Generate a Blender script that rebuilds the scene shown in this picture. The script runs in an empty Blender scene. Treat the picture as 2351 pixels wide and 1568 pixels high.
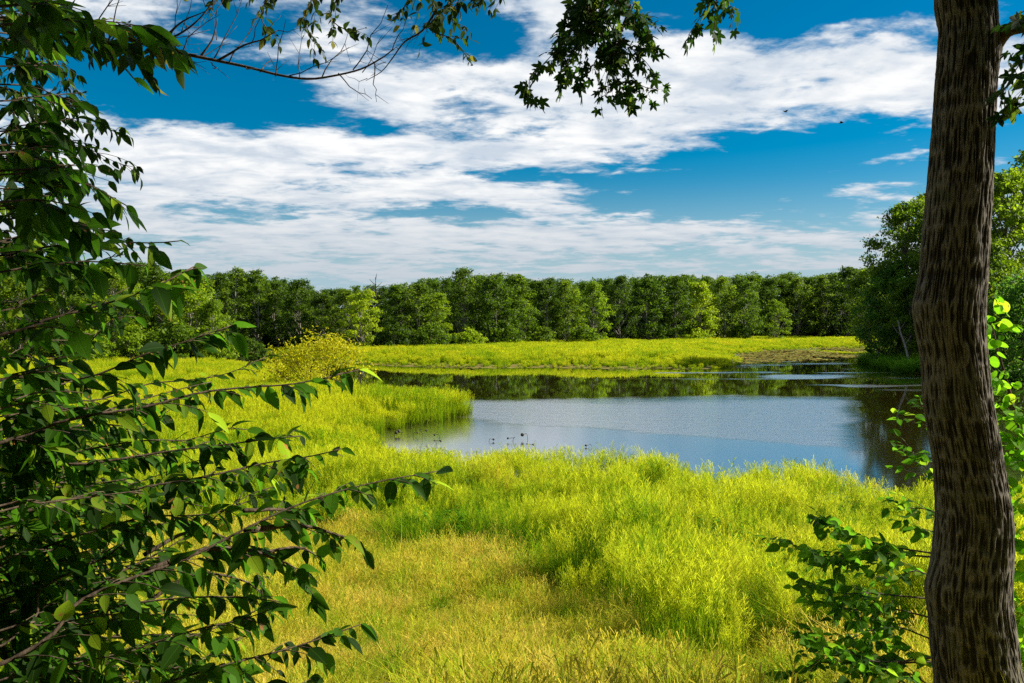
import bpy, math, random
import numpy as np
from mathutils import Vector, Matrix

R = math.radians
scene = bpy.context.scene
COL = scene.collection
rng = np.random.default_rng(7)

# ------------------------------------------------------------------ camera
CAM_H, FPX, PXW, PXH, PYH = 5.0, 1828.6, 2351.0, 1568.0, 740.0
PITCH = math.atan((PXH / 2 - PYH) / FPX)
cam_d = bpy.data.cameras.new('camera')
cam = bpy.data.objects.new('camera', cam_d)
COL.objects.link(cam)
cam_d.lens = 28.0
cam_d.sensor_width = 36.0
cam_d.clip_start = 0.05
cam_d.clip_end = 6000.0
cam.location = (0, 0, CAM_H)
cam.rotation_euler = (R(90) - PITCH, 0, 0)
scene.camera = cam
scene.render.resolution_x, scene.render.resolution_y = 1024, 683

# ------------------------------------------------------------------ light
SUN_AZ, SUN_EL = R(82), R(34)
SUN_DIR = Vector((math.cos(SUN_EL) * math.sin(SUN_AZ), math.cos(SUN_EL) * math.cos(SUN_AZ), math.sin(SUN_EL)))
sun_d = bpy.data.lights.new('sun', 'SUN')
sun_d.energy = 5.0
sun_d.angle = R(0.5)
sun_d.color = (1.0, 0.95, 0.82)
sun = bpy.data.objects.new('sun', sun_d)
COL.objects.link(sun)
sun.rotation_euler = SUN_DIR.to_track_quat('Z', 'Y').to_euler()
sun.location = SUN_DIR * 60

vs = scene.view_settings
vs.view_transform = 'Standard'
vs.look = 'None'
vs.exposure = 1.05
vs.gamma = 1.0
vs.use_curve_mapping = False
cy = scene.cycles
cy.max_bounces = 6
cy.diffuse_bounces = 2
cy.glossy_bounces = 3
cy.transmission_bounces = 4
cy.transparent_max_bounces = 4
cy.use_denoising = False
cy.sample_clamp_indirect = 4.0
cy.caustics_reflective = False
cy.caustics_refractive = False


class NB:
    """tiny node builder"""
    def __init__(self, tree):
        self.t = tree

    def node(self, kind, **kw):
        n = self.t.nodes.new(kind)
        for k, v in kw.items():
            setattr(n, k, v)
        return n

    def put(self, sock, v):
        if isinstance(v, bpy.types.NodeSocket):
            self.t.links.new(v, sock)
        else:
            sock.default_value = v

    def m(self, op, a, b=None, c=None, clamp=False):
        n = self.node('ShaderNodeMath', operation=op, use_clamp=clamp)
        self.put(n.inputs[0], a)
        if b is not None:
            self.put(n.inputs[1], b)
        if c is not None:
            self.put(n.inputs[2], c)
        return n.outputs[0]

    def step(self, v, lo, hi, a=0.0, b=1.0):
        n = self.node('ShaderNodeMapRange', interpolation_type='SMOOTHSTEP')
        self.put(n.inputs['Value'], v)
        self.put(n.inputs['From Min'], lo)
        self.put(n.inputs['From Max'], hi)
        self.put(n.inputs['To Min'], a)
        self.put(n.inputs['To Max'], b)
        return n.outputs['Result']

    def mix(self, f, a, b):
        n = self.node('ShaderNodeMix', data_type='RGBA')
        self.put(n.inputs[0], f)
        self.put(n.inputs[6], a)
        self.put(n.inputs[7], b)
        return n.outputs[2]

    def xyz(self, x, y, z):
        n = self.node('ShaderNodeCombineXYZ')
        for i, v in enumerate((x, y, z)):
            self.put(n.inputs[i], v)
        return n.outputs[0]

    def sep(self, v):
        n = self.node('ShaderNodeSeparateXYZ')
        self.put(n.inputs[0], v)
        return n.outputs

    def noise(self, vec, scale, detail=4, rough=0.5, dist=0.0, out=0):
        n = self.node('ShaderNodeTexNoise')
        if vec is not None:
            self.put(n.inputs['Vector'], vec)
        n.inputs['Scale'].default_value = scale
        n.inputs['Detail'].default_value = detail
        n.inputs['Roughness'].default_value = rough
        n.inputs['Distortion'].default_value = dist
        return n.outputs[out]


# ------------------------------------------------------------------ sky with procedural clouds
world = bpy.data.worlds.new('World')
scene.world = world
world.use_nodes = True
wt = world.node_tree
wt.nodes.clear()
w = NB(wt)
sky = w.node('ShaderNodeTexSky', sky_type='NISHITA')
sky.sun_disc = False
sky.sun_elevation = SUN_EL
sky.sun_rotation = SUN_AZ
sky.air_density = 1.0
sky.dust_density = 0.3
sky.ozone_density = 2.5
WS = 0.05
hs = w.node('ShaderNodeHueSaturation')
hs.inputs['Hue'].default_value = 0.490
hs.inputs['Saturation'].default_value = 1.75
hs.inputs['Value'].default_value = 0.9
wt.links.new(sky.outputs[0], hs.inputs['Color'])
tc = w.node('ShaderNodeTexCoord')
dx, dy, dz = w.sep(tc.outputs['Generated'])
az = w.m('ARCTAN2', dx, dy)
el = w.m('ARCSINE', dz)
den = w.m('ADD', w.m('MAXIMUM', dz, 0.0), 0.10)
pu = w.m('DIVIDE', dx, den)
pv = w.m('DIVIDE', dy, den)
pl = w.xyz(pu, w.m('MULTIPLY', pv, 1.15), 0.0)
n1 = w.noise(pl, 1.7, 10, 0.62, 0.3)
n4 = w.noise(w.xyz(w.m('MULTIPLY', pu, 0.75), pv, 2.0), 6.5, 5, 0.55, 0.4)
n2 = w.noise(pl, 0.55, 3, 0.5, 0.2)
n5 = w.noise(w.xyz(w.m('MULTIPLY', pu, 0.8), pv, 5.0), 17.0, 4, 0.6, 0.3)
# broad openings (negative) and banks (positive): px, py, half width, half height, amount, slope
CL = [
    (1900, 45, 330, 75, -0.38, 0.0), (1780, 110, 60, 22, -0.1, 0.0), (1000, 60, 200, 90, -0.26, 0.3), (1120, 110, 70, 30, -0.1, 0.0),
    (430, 235, 280, 58, -0.44, 0.10), (560, 60, 130, 60, -0.20, 0.2), (850, 302, 130, 16, -0.24, 0.03),
    (1800, 430, 420, 85, -0.34, -0.03), (1500, 305, 150, 14, -0.14, 0.05), (1180, 405, 260, 14, -0.22, 0.03),
    (760, 492, 330, 16, -0.20, 0.0), (1020, 484, 90, 10, -0.12, 0.0), (1960, 335, 230, 26, -0.20, -0.14), (1350, 465, 120, 14, -0.1, 0.0),
    (1080, 445, 330, 34, 0.22, 0.0), (1650, 215, 520, 85, 0.26, 0.0), (1620, 400, 60, 10, 0.14, 0.0), (1740, 440, 70, 10, 0.15, 0.0), (1930, 415, 80, 9, 0.16, -0.1), (1800, 475, 70, 8, 0.14, 0.0), (900, 205, 420, 75, 0.17, 0.22), (1150, 345, 620, 34, 0.15, 0.02),
    (520, 400, 420, 70, 0.24, 0.03), (2000, 465, 130, 22, 0.20, -0.05), (1500, 545, 520, 32, 0.22, 0.03),
    (700, 560, 560, 50, 0.16, 0.0), (2200, 300, 160, 50, 0.22, 0.0), (1330, 60, 160, 60, 0.16, 0.1), (1560, 405, 160, 10, 0.08, 0.0),
]
bias = None
for (px, py, hw, hh, amt, sl) in CL:
    a0 = math.atan((px - PXW / 2) / FPX)
    e0 = math.atan((PYH - py) / FPX)
    da = w.m('SUBTRACT', az, a0)
    de = w.m('SUBTRACT', el, e0)
    if sl:
        de = w.m('MULTIPLY_ADD', da, sl, de)
    qa = w.m('MULTIPLY', da, FPX / hw)
    qe = w.m('MULTIPLY', de, FPX / hh)
    q = w.m('ADD', w.m('MULTIPLY', qa, qa), w.m('MULTIPLY', qe, qe))
    g = w.m('MULTIPLY', w.m('EXPONENT', w.m('MULTIPLY', q, -0.8)), amt)
    bias = g if bias is None else w.m('ADD', bias, g)
dens = w.m('ADD', w.m('MULTIPLY_ADD', n2, 0.25, w.m('MULTIPLY', n1, 0.95)), w.m('MULTIPLY_ADD', bias, 0.80, w.m('MULTIPLY_ADD', n4, 0.42, w.m('MULTIPLY', n5, 0.20))))
cmask = w.step(dens, 0.825, 1.03)
# white tops, soft grey bases
n3 = w.noise(pl, 2.3, 7, 0.6, 0.2)
shade = w.step(w.m('MULTIPLY_ADD', dens, 0.37, w.m('MULTIPLY_ADD', n4, 0.40, w.m('MULTIPLY', n3, 0.5))), 0.70, 1.0)
ccol = w.mix(shade, (5.8, 6.6, 7.6, 1), (10.0, 10.0, 9.9, 1))
low = w.step(el, R(2.0), R(11.5))
ccol = w.mix(low, (5.4, 6.0, 6.6, 1), ccol)
skyc = w.mix(w.step(el, R(0.5), R(10.5)), (3.8, 5.4, 6.4, 1), hs.outputs[0])
fin = w.mix(cmask, skyc, ccol)
bg = w.node('ShaderNodeBackground')
bg.inputs['Strength'].default_value = WS
wt.links.new(fin, bg.inputs['Color'])
wo = w.node('ShaderNodeOutputWorld')
wt.links.new(bg.outputs[0], wo.inputs['Surface'])

# ------------------------------------------------------------------ helpers
def ray(px, py):
    v = Vector(((px - PXW / 2) / FPX, -(py - PXH / 2) / FPX, -1.0))
    return Matrix.Rotation(R(90) - PITCH, 3, 'X') @ v


def at(px, py, Y):
    """world point seen at a photo pixel, at distance Y along the view"""
    d = ray(px, py)
    return Vector((0, 0, CAM_H)) + d * (Y / d.y)


def on_water(px, py):
    d = ray(px, py)
    p = Vector((0, 0, CAM_H)) + d * (-CAM_H / d.z)
    return (p.x, p.y)


def tag(o, label=None, cat=None, group=None, kind=None):
    if label:
        o['label'] = label
    if cat:
        o['category'] = cat
    if group:
        o['group'] = group
    if kind:
        o['kind'] = kind
    return o


def empty(name, loc, rz=0.0):
    o = bpy.data.objects.new(name, None)
    o.empty_display_size = 0.3
    o.location = loc
    o.rotation_euler = (0, 0, rz)
    COL.objects.link(o)
    return o


def build_mesh(name, verts, faces, col=None, uv=None, smooth=False):
    """verts (N,3); faces: list of (F,k) int arrays"""
    verts = np.asarray(verts, dtype=np.float32)
    faces = [np.asarray(f, dtype=np.int32) for f in faces if len(f)]
    me = bpy.data.meshes.new(name)
    me.vertices.add(len(verts))
    me.vertices.foreach_set('co', verts.ravel())
    loops = np.concatenate([f.ravel() for f in faces])
    tot = np.concatenate([np.full(len(f), f.shape[1], dtype=np.int32) for f in faces])
    start = np.concatenate([[0], np.cumsum(tot)[:-1]]).astype(np.int32)
    me.loops.add(len(loops))
    me.loops.foreach_set('vertex_index', loops)
    me.polygons.add(len(tot))
    me.polygons.foreach_set('loop_start', start)
    me.polygons.foreach_set('loop_total', tot)
    if smooth:
        me.polygons.foreach_set('use_smooth', np.ones(len(tot), dtype=bool))
    me.update(calc_edges=True)
    if col is not None:
        ca = me.color_attributes.new('Col', 'FLOAT_COLOR', 'POINT')
        c4 = np.ones((len(verts), 4), dtype=np.float32)
        c4[:, :3] = col
        ca.data.foreach_set('color', c4.ravel())
    if uv is not None:
        ul = me.uv_layers.new(name='UVMap')
        ul.data.foreach_set('uv', np.asarray(uv, dtype=np.float32)[loops].ravel())
    return me


def obj(name, me, mat, parent=None, link=True):
    o = bpy.data.objects.new(name, me)
    if mat is not None:
        me.materials.append(mat)
    if link:
        COL.objects.link(o)
    if parent is not None:
        o.parent = parent
    return o


class MB:
    """collects pieces of one mesh"""
    def __init__(self):
        self.v, self.f, self.c, self.u, self.n = [], {}, [], [], 0

    def add(self, v, f, c=None, u=None):
        v = np.asarray(v, dtype=np.float32).reshape(-1, 3)
        self.v.append(v)
        for ff in (f if isinstance(f, list) else [f]):
            ff = np.asarray(ff, dtype=np.int32)
            self.f.setdefault(ff.shape[1], []).append(ff + self.n)
        self.c.append(np.zeros((len(v), 3), np.float32) if c is None else np.broadcast_to(np.asarray(c, np.float32), (len(v), 3)))
        self.u.append(np.zeros((len(v), 2), np.float32) if u is None else np.asarray(u, np.float32))
        self.n += len(v)

    def mesh(self, name, smooth=False):
        return build_mesh(name, np.concatenate(self.v), [np.concatenate(x) for x in self.f.values()],
                          np.concatenate(self.c), np.concatenate(self.u), smooth)

    def build(self, name, mat, parent=None, smooth=False, origin=None):
        if origin is not None:
            o3 = np.asarray(origin, np.float32)
            self.v = [v - o3 for v in self.v]
        o = obj(name, self.mesh(name, smooth), mat, parent)
        if origin is not None:
            o.location = origin
        return o


def spline(pts, step=0.05, radii=None):
    """catmull-rom through pts -> (N,3) samples and radii"""
    P = np.array([tuple(p) for p in pts], float)
    if len(P) == 2:
        P = np.array([P[0], (P[0] + P[1]) / 2, P[1]])
        if radii is not None:
            radii = [radii[0], (radii[0] + radii[1]) / 2, radii[1]]
    E = np.vstack([2 * P[0] - P[1], P, 2 * P[-1] - P[-2]])
    out, ro = [], []
    for i in range(1, len(E) - 2):
        p0, p1, p2, p3 = E[i - 1], E[i], E[i + 1], E[i + 2]
        n = max(2, int(np.linalg.norm(p2 - p1) / step))
        t = np.linspace(0, 1, n, endpoint=False)[:, None]
        out.append(0.5 * (2 * p1 + (p2 - p0) * t + (2 * p0 - 5 * p1 + 4 * p2 - p3) * t ** 2 + (3 * p1 - p0 - 3 * p2 + p3) * t ** 3))
        if radii is not None:
            ro.append(radii[i - 1] + (radii[i] - radii[i - 1]) * t[:, 0])
    out.append(P[-1:])
    if radii is not None:
        ro.append(np.array([radii[-1]]))
        return np.concatenate(out), np.concatenate(ro)
    return np.concatenate(out)


def frames(C):
    T = np.gradient(C, axis=0)
    T /= np.linalg.norm(T, axis=1, keepdims=True) + 1e-9
    ref = np.tile(np.array([0.31, 0.17, 0.93]), (len(C), 1))
    par = np.abs((ref * T).sum(1)) > 0.93
    ref[par] = np.array([1.0, 0.1, 0.05])
    A = np.cross(T, ref)
    A /= np.linalg.norm(A, axis=1, keepdims=True) + 1e-9
    B = np.cross(T, A)
    return T, A, B


def tube(mb, C, rad, sides=6, c=(0.5, 0.5, 0.5)):
    C = np.asarray(C, float)
    T, A, B = frames(C)
    # keep the frame from flipping
    for i in range(1, len(C)):
        a = A[i - 1] - T[i] * (A[i - 1] @ T[i])
        a /= np.linalg.norm(a) + 1e-9
        A[i] = a
        B[i] = np.cross(T[i], a)
    th = np.arange(sides) * 2 * math.pi / sides
    V = C[:, None, :] + np.asarray(rad)[:, None, None] * (np.cos(th)[None, :, None] * A[:, None, :] + np.sin(th)[None, :, None] * B[:, None, :])
    n = len(C)
    i = np.arange(n - 1)[:, None] * sides
    j = np.arange(sides)[None, :]
    k = (j + 1) % sides
    F = np.stack([i + j, i + k, i + sides + k, i + sides + j], -1).reshape(-1, 4)
    cap = np.arange(sides)[None, :]
    mb.add(V.reshape(-1, 3), [F, cap[:, ::-1], cap + (n - 1) * sides], c)


# 3-D value noise for geometry
_PERM = np.random.default_rng(3).random((64, 64, 64)).astype(np.float32)


def vnoise(p):
    p = np.asarray(p, float)
    i = np.floor(p).astype(int)
    f = p - i
    f = f * f * (3 - 2 * f)
    i &= 63
    j = (i + 1) & 63
    def g(a, b, c):
        return _PERM[a, b, c]
    x0, y0, z0 = i[..., 0], i[..., 1], i[..., 2]
    x1, y1, z1 = j[..., 0], j[..., 1], j[..., 2]
    fx, fy, fz = f[..., 0], f[..., 1], f[..., 2]
    a = g(x0, y0, z0) * (1 - fx) + g(x1, y0, z0) * fx
    b = g(x0, y1, z0) * (1 - fx) + g(x1, y1, z0) * fx
    c = g(x0, y0, z1) * (1 - fx) + g(x1, y0, z1) * fx
    d = g(x0, y1, z1) * (1 - fx) + g(x1, y1, z1) * fx
    return ((a * (1 - fy) + b * fy) * (1 - fz) + (c * (1 - fy) + d * fy) * fz) * 2 - 1


def fbm(p, oct=4, gain=0.5):
    p = np.asarray(p, float)
    s, a, t = 0.0, 1.0, 0.0
    for k in range(oct):
        s = s + a * vnoise(p * (2 ** k) + k * 17.3)
        t += a
        a *= gain
    return s / t


# ------------------------------------------------------------------ materials
def new_mat(name):
    m = bpy.data.materials.new(name)
    m.use_nodes = True
    m.node_tree.nodes.clear()
    return m, NB(m.node_tree)


def finish(m, b, shader):
    o = b.node('ShaderNodeOutputMaterial')
    b.t.links.new(shader, o.inputs['Surface'])
    return m


def principled(b, color, rough=0.6, spec=0.3, normal=None, **kw):
    p = b.node('ShaderNodeBsdfPrincipled')
    b.put(p.inputs['Base Color'], color)
    b.put(p.inputs['Roughness'], rough)
    p.inputs['Specular IOR Level'].default_value = spec
    if normal is not None:
        b.t.links.new(normal, p.inputs['Normal'])
    for k, v in kw.items():
        b.put(p.inputs[k], v)
    return p.outputs[0]


def bump(b, h, strength, dist):
    n = b.node('ShaderNodeBump')
    b.put(n.inputs['Strength'], strength)
    n.inputs['Distance'].default_value = dist
    b.put(n.inputs['Height'], h)
    return n.outputs[0]


def leaf_shader(b, color, trans_color, trans=0.4, rough=0.45, spec=0.35, normal=None):
    p = principled(b, color, rough, spec, normal)
    t = b.node('ShaderNodeBsdfTranslucent')
    b.put(t.inputs['Color'], trans_color)
    mx = b.node('ShaderNodeMixShader')
    b.put(mx.inputs[0], trans)
    b.t.links.new(p, mx.inputs[1])
    b.t.links.new(t.outputs[0], mx.inputs[2])
    return mx.outputs[0]


def attr(b, name='Col'):
    a = b.node('ShaderNodeAttribute', attribute_name=name)
    s = b.node('ShaderNodeSeparateColor')
    b.t.links.new(a.outputs['Color'], s.inputs[0])
    return s.outputs


def scale_col(b, c, f):
    n = b.node('ShaderNodeVectorMath', operation='SCALE')
    b.put(n.inputs[0], c)
    b.put(n.inputs['Scale'], f)
    return n.outputs[0]


def near_leaf_mat(name, dark, mid, odd, brown, gloss=0.4, tr=0.35, tgain=3.0):
    """a single broad leaf: Col.r shade, Col.g rare colour, UV veins"""
    m, b = new_mat(name)
    r, g, bl = attr(b)
    base = b.mix(r, dark, mid)
    base = b.mix(b.step(g, 0.87, 0.93), base, odd)
    uv = b.node('ShaderNodeUVMap')
    u, v, _ = b.sep(uv.outputs[0])
    av = b.m('ABSOLUTE', b.m('SUBTRACT', v, 0.5))
    ph = b.m('SUBTRACT', b.m('MULTIPLY', u, 62.0), b.m('MULTIPLY', av, 58.0))
    vein = b.m('MULTIPLY_ADD', b.m('SINE', ph), 0.5, 0.5)
    vein = b.m('POWER', vein, 5.0)
    rib = b.step(av, 0.05, 0.015)
    vv = b.m('MAXIMUM', b.m('MULTIPLY', vein, 0.35), b.m('MULTIPLY', rib, 0.8))
    geo = b.node('ShaderNodeNewGeometry')
    nz = b.noise(geo.outputs['Position'], 34.0, 3, 0.6)
    spot = b.step(b.m('ADD', nz, b.m('MULTIPLY', g, 0.12)), 0.74, 0.80)
    col = b.mix(b.m('MULTIPLY', vv, 0.35), base, mid)
    col = b.mix(spot, col, brown)
    nrm = bump(b, vv, 0.3, -0.002)
    tcol = scale_col(b, col, tgain)
    return finish(m, b, leaf_shader(b, col, tcol, tr, gloss + 0.2, 0.10, nrm))


def crown_mat(name, dark, mid, light, tr=0.42, tgain=2.8):
    m, b = new_mat(name)
    r, g, bl = attr(b)
    oi = b.node('ShaderNodeObjectInfo')
    t = b.m('ADD', b.m('MULTIPLY', r, 0.5), b.m('MULTIPLY', g, 0.35))
    t = b.m('ADD', t, b.m('MULTIPLY_ADD', oi.outputs['Random'], 0.50, -0.12), clamp=True)
    c = b.mix(b.step(t, 0.1, 0.65), dark, mid)
    c = b.mix(b.step(t, 0.6, 1.05), c, light)
    return finish(m, b, leaf_shader(b, c, scale_col(b, c, tgain), tr, 0.55, 0.2))


def bark_mat(name, a, c, scale=14.0, lichen=None):
    m, b = new_mat(name)
    geo = b.node('ShaderNodeTexCoord')
    mp = b.node('ShaderNodeMapping')
    b.t.links.new(geo.outputs['Object'], mp.inputs[0])
    mp.inputs['Scale'].default_value = (1, 1, 0.22)
    n = b.noise(mp.outputs[0], scale * 2.0, 6, 0.65)
    n0 = b.noise(geo.outputs['Object'], scale * 0.25, 4, 0.6)
    col = b.mix(b.step(n, 0.35, 0.7), a, c)
    if lichen:
        col = b.mix(b.m('MULTIPLY', b.step(n0, 0.56, 0.70), 0.6), col, lichen)
    nf = b.noise(mp.outputs[0], scale * 9.0, 5, 0.7)
    hh = b.m('ADD', n, b.m('MULTIPLY', nf, 0.4))
    return finish(m, b, principled(b, col, 0.9, 0.15, bump(b, hh, 0.5, 0.006)))


M = {}
M['beech'] = near_leaf_mat('beech_leaf', (0.008, 0.024, 0.002, 1), (0.048, 0.130, 0.005, 1), (0.15, 0.22, 0.010, 1), (0.22, 0.10, 0.03, 1), 0.4, 0.38, 4.0)
M['elm'] = near_leaf_mat('elm_leaf', (0.008, 0.022, 0.002, 1), (0.024, 0.062, 0.004, 1), (0.09, 0.14, 0.012, 1), (0.12, 0.06, 0.02, 1), 0.5, 0.35)
M['cherry'] = near_leaf_mat('cherry_leaf', (0.010, 0.024, 0.003, 1), (0.034, 0.062, 0.005, 1), (0.14, 0.13, 0.02, 1), (0.12, 0.06, 0.02, 1), 0.5, 0.3)
M['maple'] = near_leaf_mat('maple_leaf', (0.008, 0.022, 0.002, 1), (0.026, 0.07, 0.005, 1), (0.10, 0.15, 0.012, 1), (0.18, 0.09, 0.02, 1), 0.5, 0.28)
M['shrub_leaf'] = near_leaf_mat('shrub_leaf', (0.022, 0.065, 0.003, 1), (0.075, 0.18, 0.006, 1), (0.16, 0.25, 0.010, 1), (0.12, 0.08, 0.02, 1), 0.5, 0.5, 3.0)
M['redbud'] = near_leaf_mat('redbud_leaf', (0.08, 0.20, 0.004, 1), (0.16, 0.34, 0.008, 1), (0.26, 0.36, 0.012, 1), (0.12, 0.08, 0.02, 1), 0.5, 0.55, 2.2)
M['twig'] = bark_mat('twig_bark', (0.045, 0.030, 0.020, 1), (0.14, 0.10, 0.07, 1), 30.0)
M['trunk'] = bark_mat('maple_bark', (0.085, 0.067, 0.050, 1), (0.44, 0.36, 0.29, 1), 16.0, (0.13, 0.135, 0.10, 1))
m_, b = new_mat('furrowed_bark')
r_, g_, _ = attr(b)
tcx = b.node('ShaderNodeTexCoord')
n_a = b.noise(tcx.outputs['Object'], 3.2, 5, 0.62)
n_b = b.noise(tcx.outputs['Object'], 60.0, 4, 0.65)
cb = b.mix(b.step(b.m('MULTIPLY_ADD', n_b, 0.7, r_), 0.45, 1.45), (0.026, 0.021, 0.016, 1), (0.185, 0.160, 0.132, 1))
cb = b.mix(b.m('MULTIPLY', b.step(n_a, 0.56, 0.68), 0.55), cb, (0.10, 0.10, 0.06, 1))
cb = b.mix(b.m('MULTIPLY', b.step(n_a, 0.40, 0.30), 0.5), cb, (0.07, 0.05, 0.035, 1))
M['furrowed'] = finish(m_, b, principled(b, cb, 0.92, 0.1, bump(b, n_b, 0.5, 0.004)))
M['far_bark'] = bark_mat('pale_bark', (0.16, 0.14, 0.11, 1), (0.32, 0.29, 0.24, 1), 3.0)
M['far_dark_bark'] = bark_mat('dark_bark', (0.05, 0.04, 0.03, 1), (0.10, 0.08, 0.06, 1), 3.0)
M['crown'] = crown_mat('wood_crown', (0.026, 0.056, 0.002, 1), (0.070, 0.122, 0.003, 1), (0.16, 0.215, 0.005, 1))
M['crown_dark'] = crown_mat('dark_crown', (0.020, 0.044, 0.002, 1), (0.052, 0.092, 0.003, 1), (0.115, 0.165, 0.005, 1))  # also worn by trees in the shaded bay, putting that shade into their colour
M['crown_light'] = crown_mat('light_crown', (0.055, 0.10, 0.003, 1), (0.14, 0.21, 0.004, 1), (0.26, 0.31, 0.007, 1))  # also given to sunlit trees and bushes, putting sunlight into their colour
M['crown_yellow'] = crown_mat('yellow_crown', (0.36, 0.36, 0.008, 1), (0.58, 0.53, 0.010, 1), (0.72, 0.62, 0.014, 1), 0.5, 1.2)
M['crown_blue'] = crown_mat('cool_crown', (0.022, 0.065, 0.005, 1), (0.060, 0.14, 0.010, 1), (0.13, 0.24, 0.016, 1))


def grass_mat(name, low, leaf, head, straw, straw_amt, tr=0.35, tgain=1.5, patch=0.25, green=None):
    """Col.r height fraction, Col.g per-blade random, Col.b 1 for seed heads"""
    m, b = new_mat(name)
    r, g, bl = attr(b)
    geo = b.node('ShaderNodeNewGeometry')
    oi = b.node('ShaderNodeObjectInfo')
    pn = b.noise(geo.outputs['Position'], patch, 4, 0.6)
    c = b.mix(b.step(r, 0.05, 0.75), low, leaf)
    c = b.mix(bl, c, head)
    thr = b.m('ADD', b.m('MULTIPLY_ADD', g, 0.6, b.m('MULTIPLY', oi.outputs['Random'], 0.25)), b.m('MULTIPLY', b.m('SUBTRACT', pn, 0.5), 1.7))
    c = b.mix(b.step(thr, 1.0 - straw_amt - 0.12, 1.0 - straw_amt + 0.12), c, straw)
    if green:
        gnz = b.noise(geo.outputs['Position'], patch * 2.6, 5, 0.65)
        c = b.mix(b.m('MULTIPLY', b.step(b.m('MULTIPLY_ADD', g, 0.25, gnz), 0.56, 0.78), 0.85), c, green)
    v = b.m('ADD', 0.72, b.m('MULTIPLY', b.m('FRACT', b.m('MULTIPLY', g, 7.13)), 0.5))
    c = scale_col(b, c, v)
    return finish(m, b, leaf_shader(b, c, scale_col(b, c, tgain), tr, 0.7, 0.05))


M['tall_grass'] = grass_mat('tall_grass', (0.026, 0.065, 0.002, 1), (0.17, 0.30, 0.005, 1), (0.51, 0.54, 0.018, 1), (0.58, 0.47, 0.04, 1), 0.24, 0.45, green=(0.11, 0.24, 0.004, 1))  # green base tone, darkened to put the shade of the hollows into the colour
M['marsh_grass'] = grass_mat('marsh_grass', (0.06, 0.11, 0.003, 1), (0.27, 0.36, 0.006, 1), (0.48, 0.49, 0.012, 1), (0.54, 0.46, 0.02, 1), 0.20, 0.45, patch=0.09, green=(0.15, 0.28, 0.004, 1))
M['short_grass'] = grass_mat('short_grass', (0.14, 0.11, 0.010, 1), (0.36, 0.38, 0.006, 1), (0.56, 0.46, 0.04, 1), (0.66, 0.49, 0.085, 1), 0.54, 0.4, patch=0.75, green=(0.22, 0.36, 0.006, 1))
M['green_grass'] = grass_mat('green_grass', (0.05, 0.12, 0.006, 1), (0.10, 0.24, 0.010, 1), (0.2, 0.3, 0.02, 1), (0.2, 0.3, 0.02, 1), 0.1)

# ------------------------------------------------------------------ shorelines and terrain
W_ = on_water
LAND_A = np.array([
    (160, -60), (160, -2), (40, 8), (22, 13), (14, 16.6), (10.6, 18.2), (8.7, 19.6), (7.0, 20.8), (4.2, 22.6), (1.6, 23.4), (-1.2, 23.2), (-3.4, 24.6),
    (-5.0, 28.0), (-6.0, 31.5), (-7.4, 35.4), W_(880, 984), W_(945, 976), W_(1010, 968), W_(1045, 959), (-2.9, 43.4), (-3.2, 45.0), (-4.8, 46.4), (-8, 48.5),
    (-11, 51.5), (-13.5, 56), (-15.5, 62), (-17.5, 70), (-23, 77), (-31, 87), (-36, 95), (-42, 108), (-52, 128), (-80, 150), (-400, 170), (-400, -60)], float)
LAND_B = np.array([
    (-400, 165), (-80, 152), (-50, 136), (-36, 122), (-26, 108), W_(818, 836), W_(900, 841), W_(1000, 843), W_(1100, 845), W_(1250, 844), W_(1400, 847), W_(1520, 845),
    W_(1620, 849), W_(1670, 845), W_(1694, 838), W_(1700, 826), W_(1680, 815), W_(1760, 806), W_(1850, 801), W_(1980, 797), (84, 160), (130, 165), (420, 150),
    (1500, 400), (1500, 1500), (-1500, 1500), (-1500, 165)], float)
LAND_C = np.array([
    (43, 97), (52, 112), (66, 132), (86, 146), (420, 146), (420, 0), (160, 8), (90, 24), (58, 46), (46, 60), (41, 72), W_(2120, 858), W_(2060, 856), W_(2018, 846), W_(1998, 838)], float)
LANDS = [LAND_A, LAND_B, LAND_C]


def poly_sd(poly, x, y):
    """signed distance, positive inside"""
    best = np.full(x.shape, 1e9)
    inside = np.zeros(x.shape, bool)
    n = len(poly)
    for i in range(n):
        ax, ay = poly[i]
        bx, by = poly[(i + 1) % n]
        ex, ey = bx - ax, by - ay
        t = np.clip(((x - ax) * ex + (y - ay) * ey) / (ex * ex + ey * ey + 1e-12), 0, 1)
        best = np.minimum(best, (x - ax - t * ex) ** 2 + (y - ay - t * ey) ** 2)
        if by != ay:
            c = ((ay > y) != (by > y)) & (x < (bx - ax) * (y - ay) / (by - ay) + ax)
            inside ^= c
    d = np.sqrt(best)
    return np.where(inside, d, -d)


def shore(x, y):
    x = np.asarray(x, float)
    y = np.asarray(y, float)
    d = np.full(x.shape, -1e9)
    for p in LANDS:
        d = np.maximum(d, poly_sd(p, x, y))
    return d + 0.35 * vnoise(np.stack([x * 0.5, y * 0.5, x * 0], -1)) + 0.18 * vnoise(np.stack([x * 1.7, y * 1.7, x * 0 + 5], -1))


_BY = [-60, -5, 0, 3, 5, 7, 9, 12, 16, 20, 40, 120, 200, 400, 1500]
_BZ = [4.2, 3.65, 3.3, 2.72, 2.2, 1.62, 1.22, 0.80, 0.45, 0.28, 0.22, 0.12, 0.15, 1.0, 2.0]


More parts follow.
